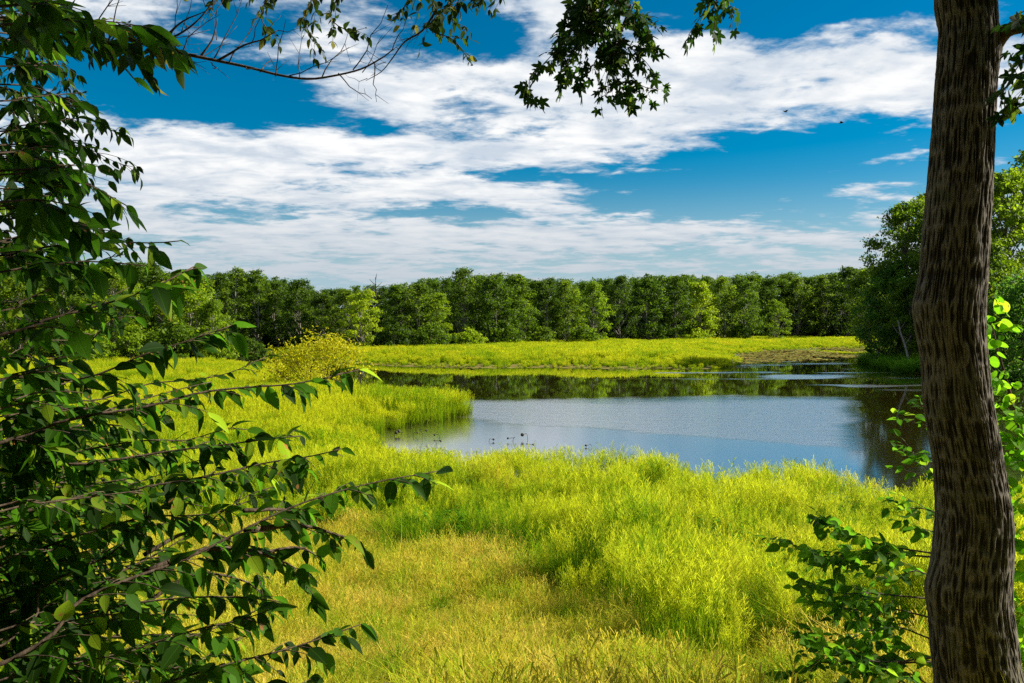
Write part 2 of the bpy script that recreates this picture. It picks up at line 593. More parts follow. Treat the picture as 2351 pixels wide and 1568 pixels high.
def ground_z(x, y):
    x = np.asarray(x, float)
    y = np.asarray(y, float)
    d = shore(x, y)
    base = np.interp(y, _BY, _BZ)
    base = np.maximum(base, np.where((x > 60) & (y < 150), np.clip((x - 60) * 0.03, 0, 2.0), 0))
    b = base + 0.05 * fbm(np.stack([x * 0.45, y * 0.45, x * 0], -1), 3)
    land = -0.04 + (b + 0.04) * (1 - np.exp(-np.maximum(d, 0) / 1.2))
    sea = -0.04 + np.maximum(d, -8) * 0.14
    return np.where(d > 0, land, sea)


def gz(x, y):
    return float(ground_z(np.array([x]), np.array([y]))[0])


def on_ground(px, py):
    d = ray(px, py)
    d = d / d.y
    ys = np.linspace(2, 60, 600)
    z = CAM_H + d.z * ys
    k = np.argmax(z < ground_z(d.x * ys, ys))
    return (d.x * ys[k], ys[k])


ax = np.unique(np.concatenate([np.linspace(-1500, -120, 12), np.linspace(-120, -14, 75), np.linspace(-14, 14, 150), np.linspace(14, 120, 75), np.linspace(120, 1500, 12)]))
ay = np.unique(np.concatenate([np.linspace(-60, 3, 16), np.linspace(3, 50, 220), np.linspace(50, 220, 190), np.linspace(220, 1500, 14)]))
GX, GY = np.meshgrid(ax, ay)
GZ = ground_z(GX, GY)
nx, ny = len(ax), len(ay)
ii = (np.arange(ny - 1)[:, None] * nx + np.arange(nx - 1)[None, :]).ravel()
gm, b = new_mat('soil')
geo = b.node('ShaderNodeNewGeometry')
sn = b.noise(geo.outputs['Position'], 1.4, 6, 0.65)
sf = b.noise(geo.outputs['Position'], 14.0, 5, 0.7)
sc = b.mix(b.step(sn, 0.35, 0.65), (0.10, 0.085, 0.02, 1), (0.16, 0.14, 0.03, 1))
sc = b.mix(b.step(sf, 0.45, 0.7), sc, (0.26, 0.20, 0.06, 1))
finish(gm, b, principled(b, sc, 0.95, 0.1, bump(b, sf, 0.7, 0.05)))
ground = obj('ground', build_mesh('ground', np.stack([GX, GY, GZ], -1).reshape(-1, 3), [np.stack([ii, ii + 1, ii + nx + 1, ii + nx], -1)], smooth=True), gm)
tag(ground, 'gently sloping marsh ground and bank under the grass', None, None, 'structure')

# ------------------------------------------------------------------ water
wm, b = new_mat('lake_water')
geo = b.node('ShaderNodeNewGeometry')
wx, wy, wz = b.sep(geo.outputs['Position'])
warp = b.noise(b.xyz(b.m('MULTIPLY', wx, 0.09), b.m('MULTIPLY', wy, 0.12), 0.0), 1.0, 4, 0.6)
wv = b.m('SUBTRACT', warp, 0.5)
# breeze zone in mid lake: near edge runs from the grass tongue towards the camera on the right
e_near = b.m('ADD', b.m('SUBTRACT', wy, b.m('MULTIPLY_ADD', wx, -0.62, 39.5)), b.m('MULTIPLY', wv, 7.0))
e_far = b.m('ADD', b.m('SUBTRACT', wy, b.m('MULTIPLY_ADD', wx, 0.03, 53.0)), b.m('MULTIPLY', wv, 9.0))
lee = b.step(b.m('ADD', b.m('MULTIPLY_ADD', wy, -0.43, wx), b.m('MULTIPLY', wv, 5.0)), 0.9, -1.2)
zone = b.m('MULTIPLY', b.m('MULTIPLY', lee, b.step(e_near, -0.7, 0.9)), b.step(e_far, 1.5, -5.0))
# cat's paws farther out
st = b.noise(b.xyz(b.m('MULTIPLY', wx, 0.045), b.m('MULTIPLY', wy, 0.16), 3.0), 1.0, 3, 0.5)
paw = b.m('MULTIPLY', b.step(st, 0.55, 0.60), b.m('MULTIPLY', b.step(wy, 55, 60), b.step(b.m('ADD', wx, b.m('MULTIPLY', wy, -0.05)), 1.0, 12.0)))
rip = b.m('MAXIMUM', zone, paw)
rv = b.xyz(b.m('MULTIPLY', wx, 0.75), wy, 0.0)
r1 = b.noise(b.xyz(b.m('MULTIPLY', wx, 0.32), wy, 0.0), 3.2, 4, 0.6)
r2 = b.noise(b.xyz(b.m('MULTIPLY', wx, 0.3), wy, 0.0), 1.1, 2, 0.5)
amp = b.m('MULTIPLY_ADD', rip, 0.30, b.m('MULTIPLY_ADD', b.step(wy, 45, 34), 0.012, 0.006))
nr = bump(b, b.m('ADD', b.m('MULTIPLY', r1, 0.8), b.m('MULTIPLY', r2, 0.6)), amp, 0.10)
fr = b.node('ShaderNodeFresnel')
fr.inputs['IOR'].default_value = 1.33
b.t.links.new(nr, fr.inputs['Normal'])
gl = b.node('ShaderNodeBsdfGlossy')
gl.inputs['Color'].default_value = (0.95, 0.96, 0.97, 1)
calm = b.step(wy, 47, 36)
b.put(gl.inputs['Roughness'], b.m('MAXIMUM', b.m('MULTIPLY_ADD', calm, b.m('MULTIPLY_ADD', lee, 0.09, 0.05), 0.015), b.m('MULTIPLY', rip, 0.23)))
b.t.links.new(nr, gl.inputs['Normal'])
df = b.node('ShaderNodeBsdfDiffuse')
df.inputs['Color'].default_value = (0.045, 0.030, 0.005, 1)
wmx = b.node('ShaderNodeMixShader')
b.put(wmx.inputs[0], b.m('POWER', fr.outputs[0], 0.20))
b.t.links.new(df.outputs[0], wmx.inputs[1])
b.t.links.new(gl.outputs[0], wmx.inputs[2])
finish(wm, b, wmx.outputs[0])
water = obj('water', build_mesh('water', [(-700, -40, 0), (700, -40, 0), (700, 420, 0), (-700, 420, 0)], [np.array([[0, 1, 2, 3]])]), wm)
tag(water, 'calm dark lake reflecting sky and trees', None, None, 'structure')

# ------------------------------------------------------------------ leaves and branches
def leaf_ovate(n=7, width=0.5, fold=0.28, curl=0.25, serr=0.0):
    """length 1 along x, lateral y, normal z"""
    s = np.linspace(0, 1, n)
    wv = width * 0.5 * (np.sin(np.pi * s ** 0.78) ** 0.85) * (1 - 0.25 * s)
    wv[0], wv[-1] = 0.015, 0.0
    if serr:
        wv[1:-1:2] *= 1 - serr
    z = -curl * s ** 2
    L = np.stack([s, wv, z + fold * wv], -1)
    Cn = np.stack([s, 0 * s, z], -1)
    Rr = np.stack([s, -wv, z + fold * wv], -1)
    V = np.concatenate([L, Cn, Rr])
    i = np.arange(n - 1)
    F = np.concatenate([np.stack([i, i + n, i + n + 1, i + 1], -1), np.stack([i + n, i + 2 * n, i + 2 * n + 1, i + n + 1], -1)])
    mx = max(wv.max(), 1e-6)
    U = np.stack([V[:, 0], 0.5 + V[:, 1] / (2 * mx) * 0.98], -1)
    return V, F, U


def leaf_star():
    """five-lobed maple leaf"""
    tips = [(0, 1.0), (52, 0.86), (112, 0.58)]
    outl = []
    prof = [(-180, 0.10), (-150, 0.30), (-135, 0.40), (-112, 0.60), (-92, 0.36), (-80, 0.40), (-66, 0.66), (-50, 0.90), (-36, 0.62), (-24, 0.42), (-14, 0.66), (0, 1.0)]
    full = prof + [(-a, r) for (a, r) in prof[::-1][1:-1]]
    c = np.array([0.42, 0, 0.0])
    pts = [c + np.array([math.cos(R(a)) * r * 0.58, math.sin(R(a)) * r * 0.58, -0.10 * r * r]) for a, r in full]
    V = np.vstack([[c], pts])
    n = len(pts)
    i = np.arange(n)
    F = np.stack([np.zeros(n, int), 1 + i, 1 + (i + 1) % n], -1)
    return V, F, np.stack([V[:, 0], 0.5 + V[:, 1] * 0.8], -1)


def leaf_heart():
    a = np.linspace(-np.pi, np.pi, 15)[:-1]
    rr = 0.5 * (1 - 0.18 * np.exp(-((np.abs(a) - np.pi) / 0.35) ** 2)) * (1 + 0.10 * np.exp(-(a / 0.3) ** 2))
    P = np.stack([0.5 + rr * np.cos(a), rr * np.sin(a) * 1.05, 0.18 * np.abs(np.sin(a)) * rr - 0.1 * (0.5 + rr * np.cos(a)) ** 2], -1)
    V = np.vstack([[(0.5, 0, -0.03)], P])
    n = len(P)
    i = np.arange(n)
    F = np.stack([np.zeros(n, int), 1 + i, 1 + (i + 1) % n], -1)
    return V, F, np.stack([V[:, 0], 0.5 + V[:, 1] * 0.9], -1)


def nrmz(v):
    return v / (np.linalg.norm(v, axis=-1, keepdims=True) + 1e-9)


class Leaves:
    def __init__(self):
        self.p, self.d, self.n, self.s, self.c = [], [], [], [], []

    def put(self, p, d, n, s, c):
        self.p.append(p); self.d.append(d); self.n.append(n); self.s.append(s); self.c.append(c)

    def into(self, mb, tpl):
        """tpl: list of (V,F,U) variants"""
        if not self.p:
            return
        P, D, N, S, Cc = (np.array(a, float) for a in (self.p, self.d, self.n, self.s, self.c))
        D = nrmz(D)
        N = nrmz(N - D * (N * D).sum(1, keepdims=True))
        B = np.cross(N, D)
        which = np.arange(len(P)) % len(tpl)
        for k, (V, F, U) in enumerate(tpl):
            q = which == k
            if not q.any():
                continue
            p, d, n, bb, s, c = P[q], D[q], N[q], B[q], S[q], Cc[q]
            X = p[:, None, :] + s[:, None, None] * (V[None, :, 0:1] * d[:, None, :] + V[None, :, 1:2] * bb[:, None, :] + V[None, :, 2:3] * n[:, None, :])
            m, nv = len(p), len(V)
            FF = (F[None] + (np.arange(m) * nv)[:, None, None]).reshape(-1, F.shape[1])
            mb.add(X.reshape(-1, 3), FF, np.repeat(c, nv, 0), np.tile(U, (m, 1)))


OVATE = [leaf_ovate(8, 0.54, 0.30, 0.22, 0.06), leaf_ovate(8, 0.48, 0.5, 0.35, 0.06), leaf_ovate(8, 0.58, 0.15, 0.10, 0.06)]
OVATE_W = [leaf_ovate(6, 0.74, 0.2, 0.2), leaf_ovate(6, 0.64, 0.35, 0.1)]
OVATE_S = [leaf_ovate(5, 0.55, 0.3, 0.25), leaf_ovate(5, 0.48, 0.45, 0.1)]
STAR = [leaf_star()]
HEART = [leaf_heart()]
UP = np.array([0, 0, 1.0])


def leafy(rg, pts, r0, r1, wood, lv, size, spacing, twig_len=0.3, twig_gap=0.12, droop=0.6, start=0.0, twig_start=0.0, jit=0.3, stop=1.0, lean=None, sides=6, flat=0.35):
    """a wooden branch through pts with alternate twigs and alternate leaves"""
    C = spline(pts, 0.04)
    n = len(C)
    rad = np.linspace(r0, r1, n)
    C = C + 0.004 * np.stack([fbm(C * 6 + 3), fbm(C * 6 + 9), fbm(C * 6 + 15)], -1)
    tube(wood, C, rad, sides)
    seg = np.linalg.norm(np.diff(C, axis=0), axis=1)
    L = np.concatenate([[0], np.cumsum(seg)])
    T, _, _ = frames(C)

    def leaves_on(Cc, gap, a=0.0):
        l = np.concatenate([[0], np.cumsum(np.linalg.norm(np.diff(Cc, axis=0), axis=1))])
        tt = np.gradient(Cc, axis=0)
        tt = nrmz(tt)
        s = a * l[-1] + gap * rg.random()
        k = rg.integers(2)
        while s <= l[-1] + 1e-6:
            i = min(np.searchsorted(l, s), len(Cc) - 1)
            t = tt[i]
            side = nrmz(np.cross(t, UP) + 1e-6)
            sg = 1 if k % 2 else -1
            last = s + gap > l[-1]
            d = t * (1.0 if last else rg.uniform(0.3, 0.9)) + side * sg * (0.1 if last else rg.uniform(0.4, 1.0)) + np.array([0, 0, -droop * rg.uniform(0.3, 1.3)]) + rg.normal(0, jit, 3)
            nn = UP + rg.normal(0, flat, 3) + (0.5 * side * sg)
            lv.put(Cc[i], d, nn, size * rg.uniform(0.42, 1.12), (rg.random() ** 1.5, rg.random(), 0))
            k += 1
            s += gap * rg.uniform(0.45, 1.6)

    s = L[-1] * max(twig_start, start) + twig_gap * rg.random()
    k = rg.integers(2)
    while s < L[-1] * stop * 0.97:
        i = min(np.searchsorted(L, s), n - 1)
        t = T[i]
        side = nrmz(np.cross(t, UP) + 1e-6)
        sg = 1 if k % 2 else -1
        f = s / L[-1]
        ln = twig_len * rg.uniform(0.5, 1.2) * (1.1 - 0.75 * f)
        d = nrmz(t * 0.8 + side * sg * 0.7 + np.array([0, 0, rg.normal(0.0, 0.18)]))
        if lean is not None:
            d = nrmz(d + np.asarray(lean))
        m = 5
        u = np.linspace(0, 1, m)[:, None]
        Ct = C[i] + d * ln * u + np.array([0, 0, -0.30 * droop]) * ln * u ** 2 + rg.normal(0, 0.012, 3) * u
        tube(wood, Ct, np.linspace(max(rad[i] * 0.45, 0.0016), 0.0011, m), 4)
        leaves_on(Ct, spacing, 0.1)
        k += 1
        s += twig_gap * rg.uniform(0.4, 1.7)
    i0 = int(start * (n - 1))
    if stop >= 1.0:
        leaves_on(C[i0:], spacing * 1.15)
    return C


def bare_twigs(rg, C, wood, gap, ln, r, up=0.5):
    T, _, _ = frames(C)
    seg = np.concatenate([[0], np.cumsum(np.linalg.norm(np.diff(C, axis=0), axis=1))])
    s, k = gap, 0
    while s < seg[-1]:
        i = min(np.searchsorted(seg, s), len(C) - 1)
        sg = 1 if k % 3 else -1
        d = nrmz(T[i] * rg.uniform(0.2, 0.8) + np.array([0, 0, up * sg]) + rg.normal(0, 0.35, 3))
        l = ln * rg.uniform(0.35, 1.2)
        u = np.linspace(0, 1, 6)[:, None]
        Ct = C[i] + d * l * u + np.array([0, 0, 0.25 * l]) * u ** 2 + np.cumsum(rg.normal(0, 0.01, (6, 3)), 0)
        tube(wood, Ct, np.linspace(r, r * 0.35, 6), 4)
        for q in range(int(l / 0.10)):
            j = rg.integers(1, 5)
            d2 = nrmz(d + rg.normal(0, 0.8, 3))
            l2 = rg.uniform(0.05, 0.15)
            u2 = np.linspace(0, 1, 3)[:, None]
            tube(wood, Ct[j] + d2 * l2 * u2, np.linspace(r * 0.5, r * 0.25, 3), 3)
        s += gap * rg.uniform(0.5, 1.5)
        k += 1


def P(*tri):
    return [at(*t) for t in tri]


def tree_root(name, loc, label, cat='tree'):
    o = empty(name, loc)
    return tag(o, label, cat)


def branch_part(root, wood, lv, tpl, lmat, name='branch'):
    org = root.location
    wb = wood.build(name, M['twig'], root, True)
    wb.data.transform(Matrix.Translation(-org))
    if lv.p:
        mb = MB()
        lv.into(mb, tpl)
        lo = mb.build('leaves', lmat, wb, True)
        lo.data.transform(Matrix.Translation(-org))
    return wb


# --- near left tree: long sprays reaching in from its trunk beyond the left edge
bx, by = -2.75, 1.35
beech = tree_root('beech_tree', (bx, by, gz(bx, by) - 0.05), 'nearest leafy tree on the left, long drooping sprays of toothed dark green leaves')
tm = MB()
TC, TR = spline([(bx, by, beech.location.z), (bx + 0.05, by, 4.2), (bx - 0.05, by + 0.1, 6.0), (bx + 0.1, by, 8.2), (bx, by - 0.1, 10.5)], 0.1, [0.17, 0.15, 0.13, 0.10, 0.04])
tube(tm, TC, TR, 14)
o = tm.build('trunk', M['trunk'], beech, True)
o.data.transform(Matrix.Translation(-beech.location))


def trunk_pt(z):
    k = int(np.argmin(np.abs(TC[:, 2] - z)))
    return Vector(TC[k])


BR = [  # photo pixel, pixel, metres away
    ([(-80, 1560, 2.0), (190, 1375, 2.15), (420, 1285, 2.3), (560, 1215, 2.4), (700, 1152, 2.5), (860, 1108, 2.6), (1006, 1082, 2.7)], 0.105, 0.20),
    ([(-80, 1040, 2.2), (150, 965, 2.3), (330, 935, 2.4), (480, 898, 2.5), (680, 880, 2.6), (825, 848, 2.7)], 0.105, 0.17),
    ([(-80, 1100, 2.4), (200, 1065, 2.5), (400, 1035, 2.6), (560, 1015, 2.65), (690, 1000, 2.7)], 0.10, 0.15),
    ([(-80, 1215, 2.2), (250, 1135, 2.4), (480, 1092, 2.5), (600, 1065, 2.6), (720, 1045, 2.6), (785, 1030, 2.6)], 0.10, 0.18),
    ([(-80, 1330, 2.3), (150, 1240, 2.4), (330, 1190, 2.5), (480, 1180, 2.5), (570, 1150, 2.6)], 0.10, 0.22),
    ([(330, 1315, 2.25), (480, 1260, 2.35), (600, 1270, 2.45), (680, 1320, 2.5), (720, 1370, 2.5)], 0.10, 0.16),
    ([(560, 1220, 2.4), (680, 1205, 2.5), (760, 1222, 2.55), (815, 1240, 2.6)], 0.10, 0.12),
    ([(-80, 1480, 2.4), (150, 1420, 2.5), (350, 1380, 2.55), (520, 1370, 2.6), (640, 1380, 2.6)], 0.10, 0.2),
    ([(-80, 1640, 2.2), (200, 1530, 2.35), (420, 1455, 2.4), (560, 1420, 2.5), (620, 1400, 2.5)], 0.105, 0.22),
    ([(-80, 1690, 2.1), (300, 1590, 2.3), (540, 1520, 2.4), (680, 1485, 2.5), (830, 1432, 2.6)], 0.105, 0.2),
    ([(100, 1700, 2.1), (350, 1640, 2.3), (560, 1580, 2.4), (720, 1570, 2.5)], 0.11, 0.2),
    ([(-80, 890, 2.3), (180, 870, 2.35), (330, 815, 2.4), (450, 775, 2.45), (535, 745, 2.5)], 0.105, 0.17),
    ([(-80, 790, 2.0), (100, 735, 2.1), (230, 700, 2.2), (350, 660, 2.2), (445, 612, 2.3)], 0.105, 0.2),
    ([(-80, 600, 2.5), (120, 565, 2.6), (240, 556, 2.6), (340, 558, 2.7), (412, 554, 2.7)], 0.095, 0.14),
    ([(-80, 640, 2.2), (60, 620, 2.3), (190, 600, 2.4), (330, 610, 2.5)], 0.10, 0.2),
    ([(-80, 395, 2.1), (80, 420, 2.2), (190, 420, 2.3), (290, 470, 2.4)], 0.105, 0.2),
    ([(-80, 470, 1.9), (40, 480, 2.0), (130, 500, 2.1), (200, 520, 2.1)], 0.105, 0.2),
    ([(-80, 20, 1.9), (60, 30, 2.0), (180, 50, 2.1), (300, 60, 2.2)], 0.105, 0.2),
    ([(-80, 60, 2.1), (100, 60, 2.2), (250, 100, 2.25), (370, 100, 2.3), (430, 130, 2.3)], 0.10, 0.2),
]
rg = np.random.default_rng(11)
for (pp, size, tl) in BR:
    wood, lv = MB(), Leaves()
    p3 = P(*pp)
    if pp[0][0] < 0:
        p3 = [trunk_pt(p3[0].z - 0.35)] + p3
    leafy(rg, p3, 0.011, 0.0018, wood, lv, size * 0.86, 0.029, tl * 1.2, 0.046, 0.75, 0.30, 0.25, 0.4)
    branch_part(beech, wood, lv, OVATE, M['beech'])
for (pp, size, tl) in BR:   # lesser branches between the main ones
    for q_ in range(2 if pp[0][1] > 1000 else 1):
        wood, lv = MB(), Leaves()
        oy, od, tr_ = rg.uniform(25, 75) * (1 if q_ else -0.8), rg.uniform(0.05, 0.6), rg.uniform(0.62, 0.86)
        x0_ = pp[0][0]
        p2 = [(x0_ + (a_ - x0_) * tr_, b_ + oy * (1.3 - 0.6 * i_ / len(pp)) + rg.normal(0, 10), c_ + od) for i_, (a_, b_, c_) in enumerate(pp)]
        p3 = P(*p2)
        if x0_ < 0:
            p3 = [trunk_pt(p3[0].z - 0.35)] + p3
        leafy(rg, p3, 0.008, 0.0016, wood, lv, size * 0.70, 0.030, tl * 1.1, 0.055, 0.75, 0.33, 0.30, 0.45)
        branch_part(beech, wood, lv, OVATE, M['beech'])
# shorter sprays that thicken the left edge
for k in range(105):
    y0 = rg.uniform(-40, 1700)
    if y0 < 900 and k % 2:
        y0 = rg.uniform(950, 1700)
    d0 = rg.uniform(2.0, 3.2)
    ln = rg.uniform(170, 400) * (1.0 if y0 > 850 else 0.72) * (1.25 if y0 > 1250 else 1.0)
    rise = rg.uniform(-70, 40) if y0 < 800 else rg.uniform(10, 110)
    wood, lv = MB(), Leaves()
    p3 = P((-90, y0, d0), (-60 + ln * 0.4, y0 - rise * 0.5, d0 + 0.1), (-60 + ln, y0 - rise, d0 + 0.25))
    p3 = [trunk_pt(p3[0].z - 0.3)] + p3
    leafy(rg, p3, 0.009, 0.0016, wood, lv, rg.uniform(0.06, 0.09), 0.034, 0.26, 0.060, 0.7, 0.40, 0.40, 0.4)
    branch_part(beech, wood, lv, OVATE, M['beech'])

# --- second tree at the left, smaller leaves hanging in loose strings
ex, ey = -5.2, 4.3
elm = tree_root('elm_tree', (ex, ey, gz(ex, ey) - 0.05), 'small leaved tree hanging in loose strings against the sky, upper left')
tm = MB()
TC2, TR2 = spline([(ex, ey, elm.location.z), (ex + 0.1, ey, 5.0), (ex - 0.1, ey + 0.1, 8.0), (ex + 0.2, ey, 11)], 0.1, [0.2, 0.17, 0.13, 0.05])
tube(tm, TC2, TR2, 14)
o = tm.build('trunk', M['trunk'], elm, True)
o.data.transform(Matrix.Translation(-elm.location))
rg = np.random.default_rng(23)
EB = [[(-60, 40, 4.2), (60, 90, 4.2), (130, 150, 4.3), (180, 210, 4.3)], [(-60, 120, 4.0), (60, 170, 4.1), (120, 220, 4.1), (200, 245, 4.2), (255, 300, 4.2)],
      [(-60, 190, 4.3), (40, 230, 4.3), (150, 270, 4.3), (230, 290, 4.4), (300, 315, 4.4)], [(-60, 290, 4.1), (80, 300, 4.2), (180, 330, 4.2), (260, 370, 4.3), (330, 390, 4.4)],
      [(-60, 350, 4.4), (80, 355, 4.4), (170, 390, 4.4), (250, 415, 4.4)], [(-60, 420, 4.0), (60, 440, 4.0), (140, 480, 4.1), (200, 500, 4.2)],
      [(-60, 90, 4.5), (90, 110, 4.5), (150, 180, 4.5), (150, 260, 4.5)], [(-60, 10, 4.4), (40, 60, 4.4), (70, 140, 4.4), (90, 230, 4.4)],
      [(-60, 520, 4.2), (60, 545, 4.2), (150, 580, 4.3)], [(-60, 230, 3.9), (20, 300, 3.9), (60, 380, 3.9), (130, 440, 4.0)]]
for pp in EB:
    wood, lv = MB(), Leaves()
    p3 = P(*pp)
    k = int(np.argmin(np.abs(TC2[:, 2] - p3[0].z - 0.3)))
    leafy(rg, [Vector(TC2[k])] + p3, 0.010, 0.0015, wood, lv, 0.082, 0.042, 0.42, 0.065, 0.95, 0.42, 0.40)
    branch_part(elm, wood, lv, OVATE_S, M['elm'])

# --- overhanging tree: long bare twig and leafy tips along the top edge
cx0, cy0 = -6.6, 6.4
cher = tree_root('cherry_tree', (cx0, cy0, gz(cx0, cy0) - 0.05), 'overhanging tree with a long bare forked bough and leafy tips across the top edge')
tm = MB()
TC3, TR3 = spline([(cx0, cy0, cher.location.z), (cx0, cy0, 5.0), (cx0 + 0.2, cy0, 8.5), (cx0 + 0.4, cy0 - 0.1, 12)], 0.1, [0.22, 0.19, 0.15, 0.05])
tube(tm, TC3, TR3, 14)
o = tm.build('trunk', M['trunk'], cher, True)
o.data.transform(Matrix.Translation(-cher.location))
rg = np.random.default_rng(31)
wood, lv = MB(), Leaves()
pm = P((-120, 40, 5.0), (150, 40, 4.9), (270, 80, 4.8), (400, 118, 4.8), (560, 152, 4.8), (640, 172, 4.8), (705, 181, 4.8), (760, 175, 4.8), (830, 158, 4.8), (885, 128, 4.8))
Cb = spline([Vector((cx0 + 0.1, cy0, 7.6))] + pm, 0.04)
tube(wood, Cb, np.linspace(0.036, 0.0045, len(Cb)), 8)
tw = Cb[int(len(Cb) * 0.62):]
bare_twigs(rg, tw, wood, 0.085, 0.34, 0.0042, 0.55)
for pp in ([(330, 105, 4.8), (420, 70, 4.8), (480, 15, 4.8), (500, -40, 4.8)], [(380, 80, 4.8), (420, 45, 4.8), (470, 25, 4.8)],
           [(500, 140, 4.8), (560, 105, 4.8), (600, 95, 4.8), (640, 70, 4.8)], [(460, 132, 4.8), (490, 90, 4.8), (500, 40, 4.8)]):
    Ct = spline(P(*pp), 0.04)
    Ct = Ct + 0.02 * np.stack([fbm(Ct * 4), fbm(Ct * 4 + 5), fbm(Ct * 4 + 9)], -1)
    tube(wood, Ct, np.linspace(0.008, 0.0025, len(Ct)), 6)
    bare_twigs(rg, Ct, wood, 0.10, 0.22, 0.003, 0.5)
for pp in ([(200, 75, 4.8), (280, 110, 4.7), (330, 140, 4.7)], [(250, 80, 4.8), (340, 95, 4.75), (410, 120, 4.7)]):
    leafy(rg, P(*pp), 0.007, 0.002, wood, lv, 0.15, 0.05, 0.3, 0.08, 0.9)
branch_part(cher, wood, lv, OVATE, M['cherry'])
TOPB = [([(760, -120, 6.2), (640, -40, 6.2), (600, 40, 6.2), (640, 90, 6.2)], 1), ([(760, -90, 6.0), (720, -10, 6.0), (700, 50, 6.0), (735, 110, 6.0)], 1),
        ([(800, -110, 6.1), (780, -20, 6.1), (760, 40, 6.1), (800, 70, 6.1), (835, 65, 6.1)], 1), ([(820, -120, 6.3), (690, -60, 6.3), (560, -20, 6.3), (470, 0, 6.3)], 1),
        ([(1150, -110, 6.0), (1080, -60, 6.0), (1020, 20, 6.0), (985, 65, 6.0), (1040, 90, 6.0), (1075, 135, 6.0)], 1),
        ([(1180, -120, 5.9), (1100, -60, 5.9), (1060, -10, 5.9), (1035, 40, 5.9), (1065, 60, 5.9)], 1), ([(1000, -100, 6.2), (960, -30, 6.2), (925, 20, 6.2), (900, 35, 6.2)], 1),
        ([(1000, -90, 6.2), (980, -40, 6.2), (1000, 20, 6.2), (1010, 40, 6.2)], 1), ([(1250, -90, 6.0), (1160, -50, 6.0), (1110, -10, 6.0), (1090, 0, 6.0)], 1)]
hub = Vector(TC3[int(np.argmin(np.abs(TC3[:, 2] - 9.6)))])
wood, lv = MB(), Leaves()
tube(wood, *spline([hub, at(300, -420, 6.3), at(800, -150, 6.2), at(1260, -160, 6.0)], 0.1, [0.07, 0.05, 0.03, 0.008]), 8)
for pp, _ in TOPB:
    leafy(rg, P(*pp), 0.010, 0.002, wood, lv, 0.088, 0.036, 0.32, 0.07, 0.70, 0.2, 0.15, 0.45, flat=0.7)
# the lower fork that sweeps down to the left, bare
Ct = spline(P((1010, 10, 6.0), (970, 70, 6.0), (930, 95, 6.0), (900, 135, 6.0), (875, 165, 6.0), (840, 185, 6.0)), 0.04)
tube(wood, Ct, np.linspace(0.010, 0.002, len(Ct)), 6)
bare_twigs(rg, Ct, wood, 0.09, 0.2, 0.0028, 0.4)
branch_part(cher, wood, lv, OVATE_S, M['cherry'])

# ------------------------------------------------------------------ the big trunk on the right
TY = 5.0
TRK = [(-140, 2217, 134), (0, 2217, 135), (60, 2222, 127), (120, 2222, 130), (220, 2216, 134), (330, 2209, 138), (420, 2203, 142), (520, 2195, 146), (620, 2188, 148), (700, 2180, 156), (760, 2182, 152), (830, 2191, 147), (920, 2199, 153),
       (1000, 2212, 155), (1060, 2222, 156), (1120, 2229, 160), (1180, 2235, 168), (1250, 2233, 175), (1310, 2229, 178), (1380, 2226, 186), (1450, 2233, 192), (1520, 2240, 196), (1568, 2249, 201), (1700, 2262, 225), (1790, 2268, 270)]
TRK = TRK[::-1]
cpts = [at(c, y, TY) for (y, c, wd) in TRK]
crad = [wd / FPX * TY / 2 * 0.925 - 0.003 for (y, c, wd) in TRK]
top = cpts[-1]
ext = [(0.10, 0.1, 1.2, 0.150), (0.05, 0.3, 2.6, 0.125), (0.25, 0.4, 4.2, 0.095), (0.2, 0.3, 6.0, 0.05)]
for (a_, b_, c_, r_) in ext:
    cpts.append(top + Vector((a_, b_, c_)))
    crad.append(r_)
mx, my = cpts[0].x, cpts[0].y
maple = tree_root('maple_tree', (mx, my, gz(mx, my) - 0.1), 'big grey furrowed tree trunk standing at the right, lobed leaves on its branches')
cpts = [Vector((mx + 0.02, my, maple.location.z))] + cpts
crad = [crad[0] * 1.25] + crad
TCm, TRm = spline(cpts, 0.0085, crad)
NA = 420
th = np.linspace(0, 2 * np.pi, NA, endpoint=False)
zz = TCm[:, 2]
TH, ZZ = np.meshgrid(th, zz)
RR = np.repeat(TRm[:, None], NA, 1)
cw, sw = np.cos(TH), np.sin(TH)
warpv = 0.55 * fbm(np.stack([cw * 1.6 + 7, sw * 1.6, ZZ * 1.3], -1), 3)
k1 = 14.0
q = np.stack([np.cos(TH + warpv * 0.30) * k1, np.sin(TH + warpv * 0.30) * k1, ZZ * 8.5], -1)
ridge = 1 - np.abs(vnoise(q)) * 2.2
ridge2 = 1 - np.abs(vnoise(q * np.array([1.9, 1.9, 1.8]) + 11)) * 2.0
ridge3 = fbm(q * np.array([3.6, 3.6, 4.0]) + 31, 3)
hgt = 0.0085 * np.clip(ridge, -0.6, 0.65) + 0.003 * np.clip(ridge2, -0.5, 1) + 0.002 * ridge3
lump = 0.006 * fbm(np.stack([cw * 1.3 + 3, sw * 1.3, ZZ * 1.1], -1), 3)


def knob(px, py, amp, sig, ang):
    p = at(px, py, TY)
    dth = np.arctan2(np.sin(TH - ang), np.cos(TH - ang))
    return amp * np.exp(-((ZZ - p.z) / sig) ** 2 - (dth / 0.55) ** 2)


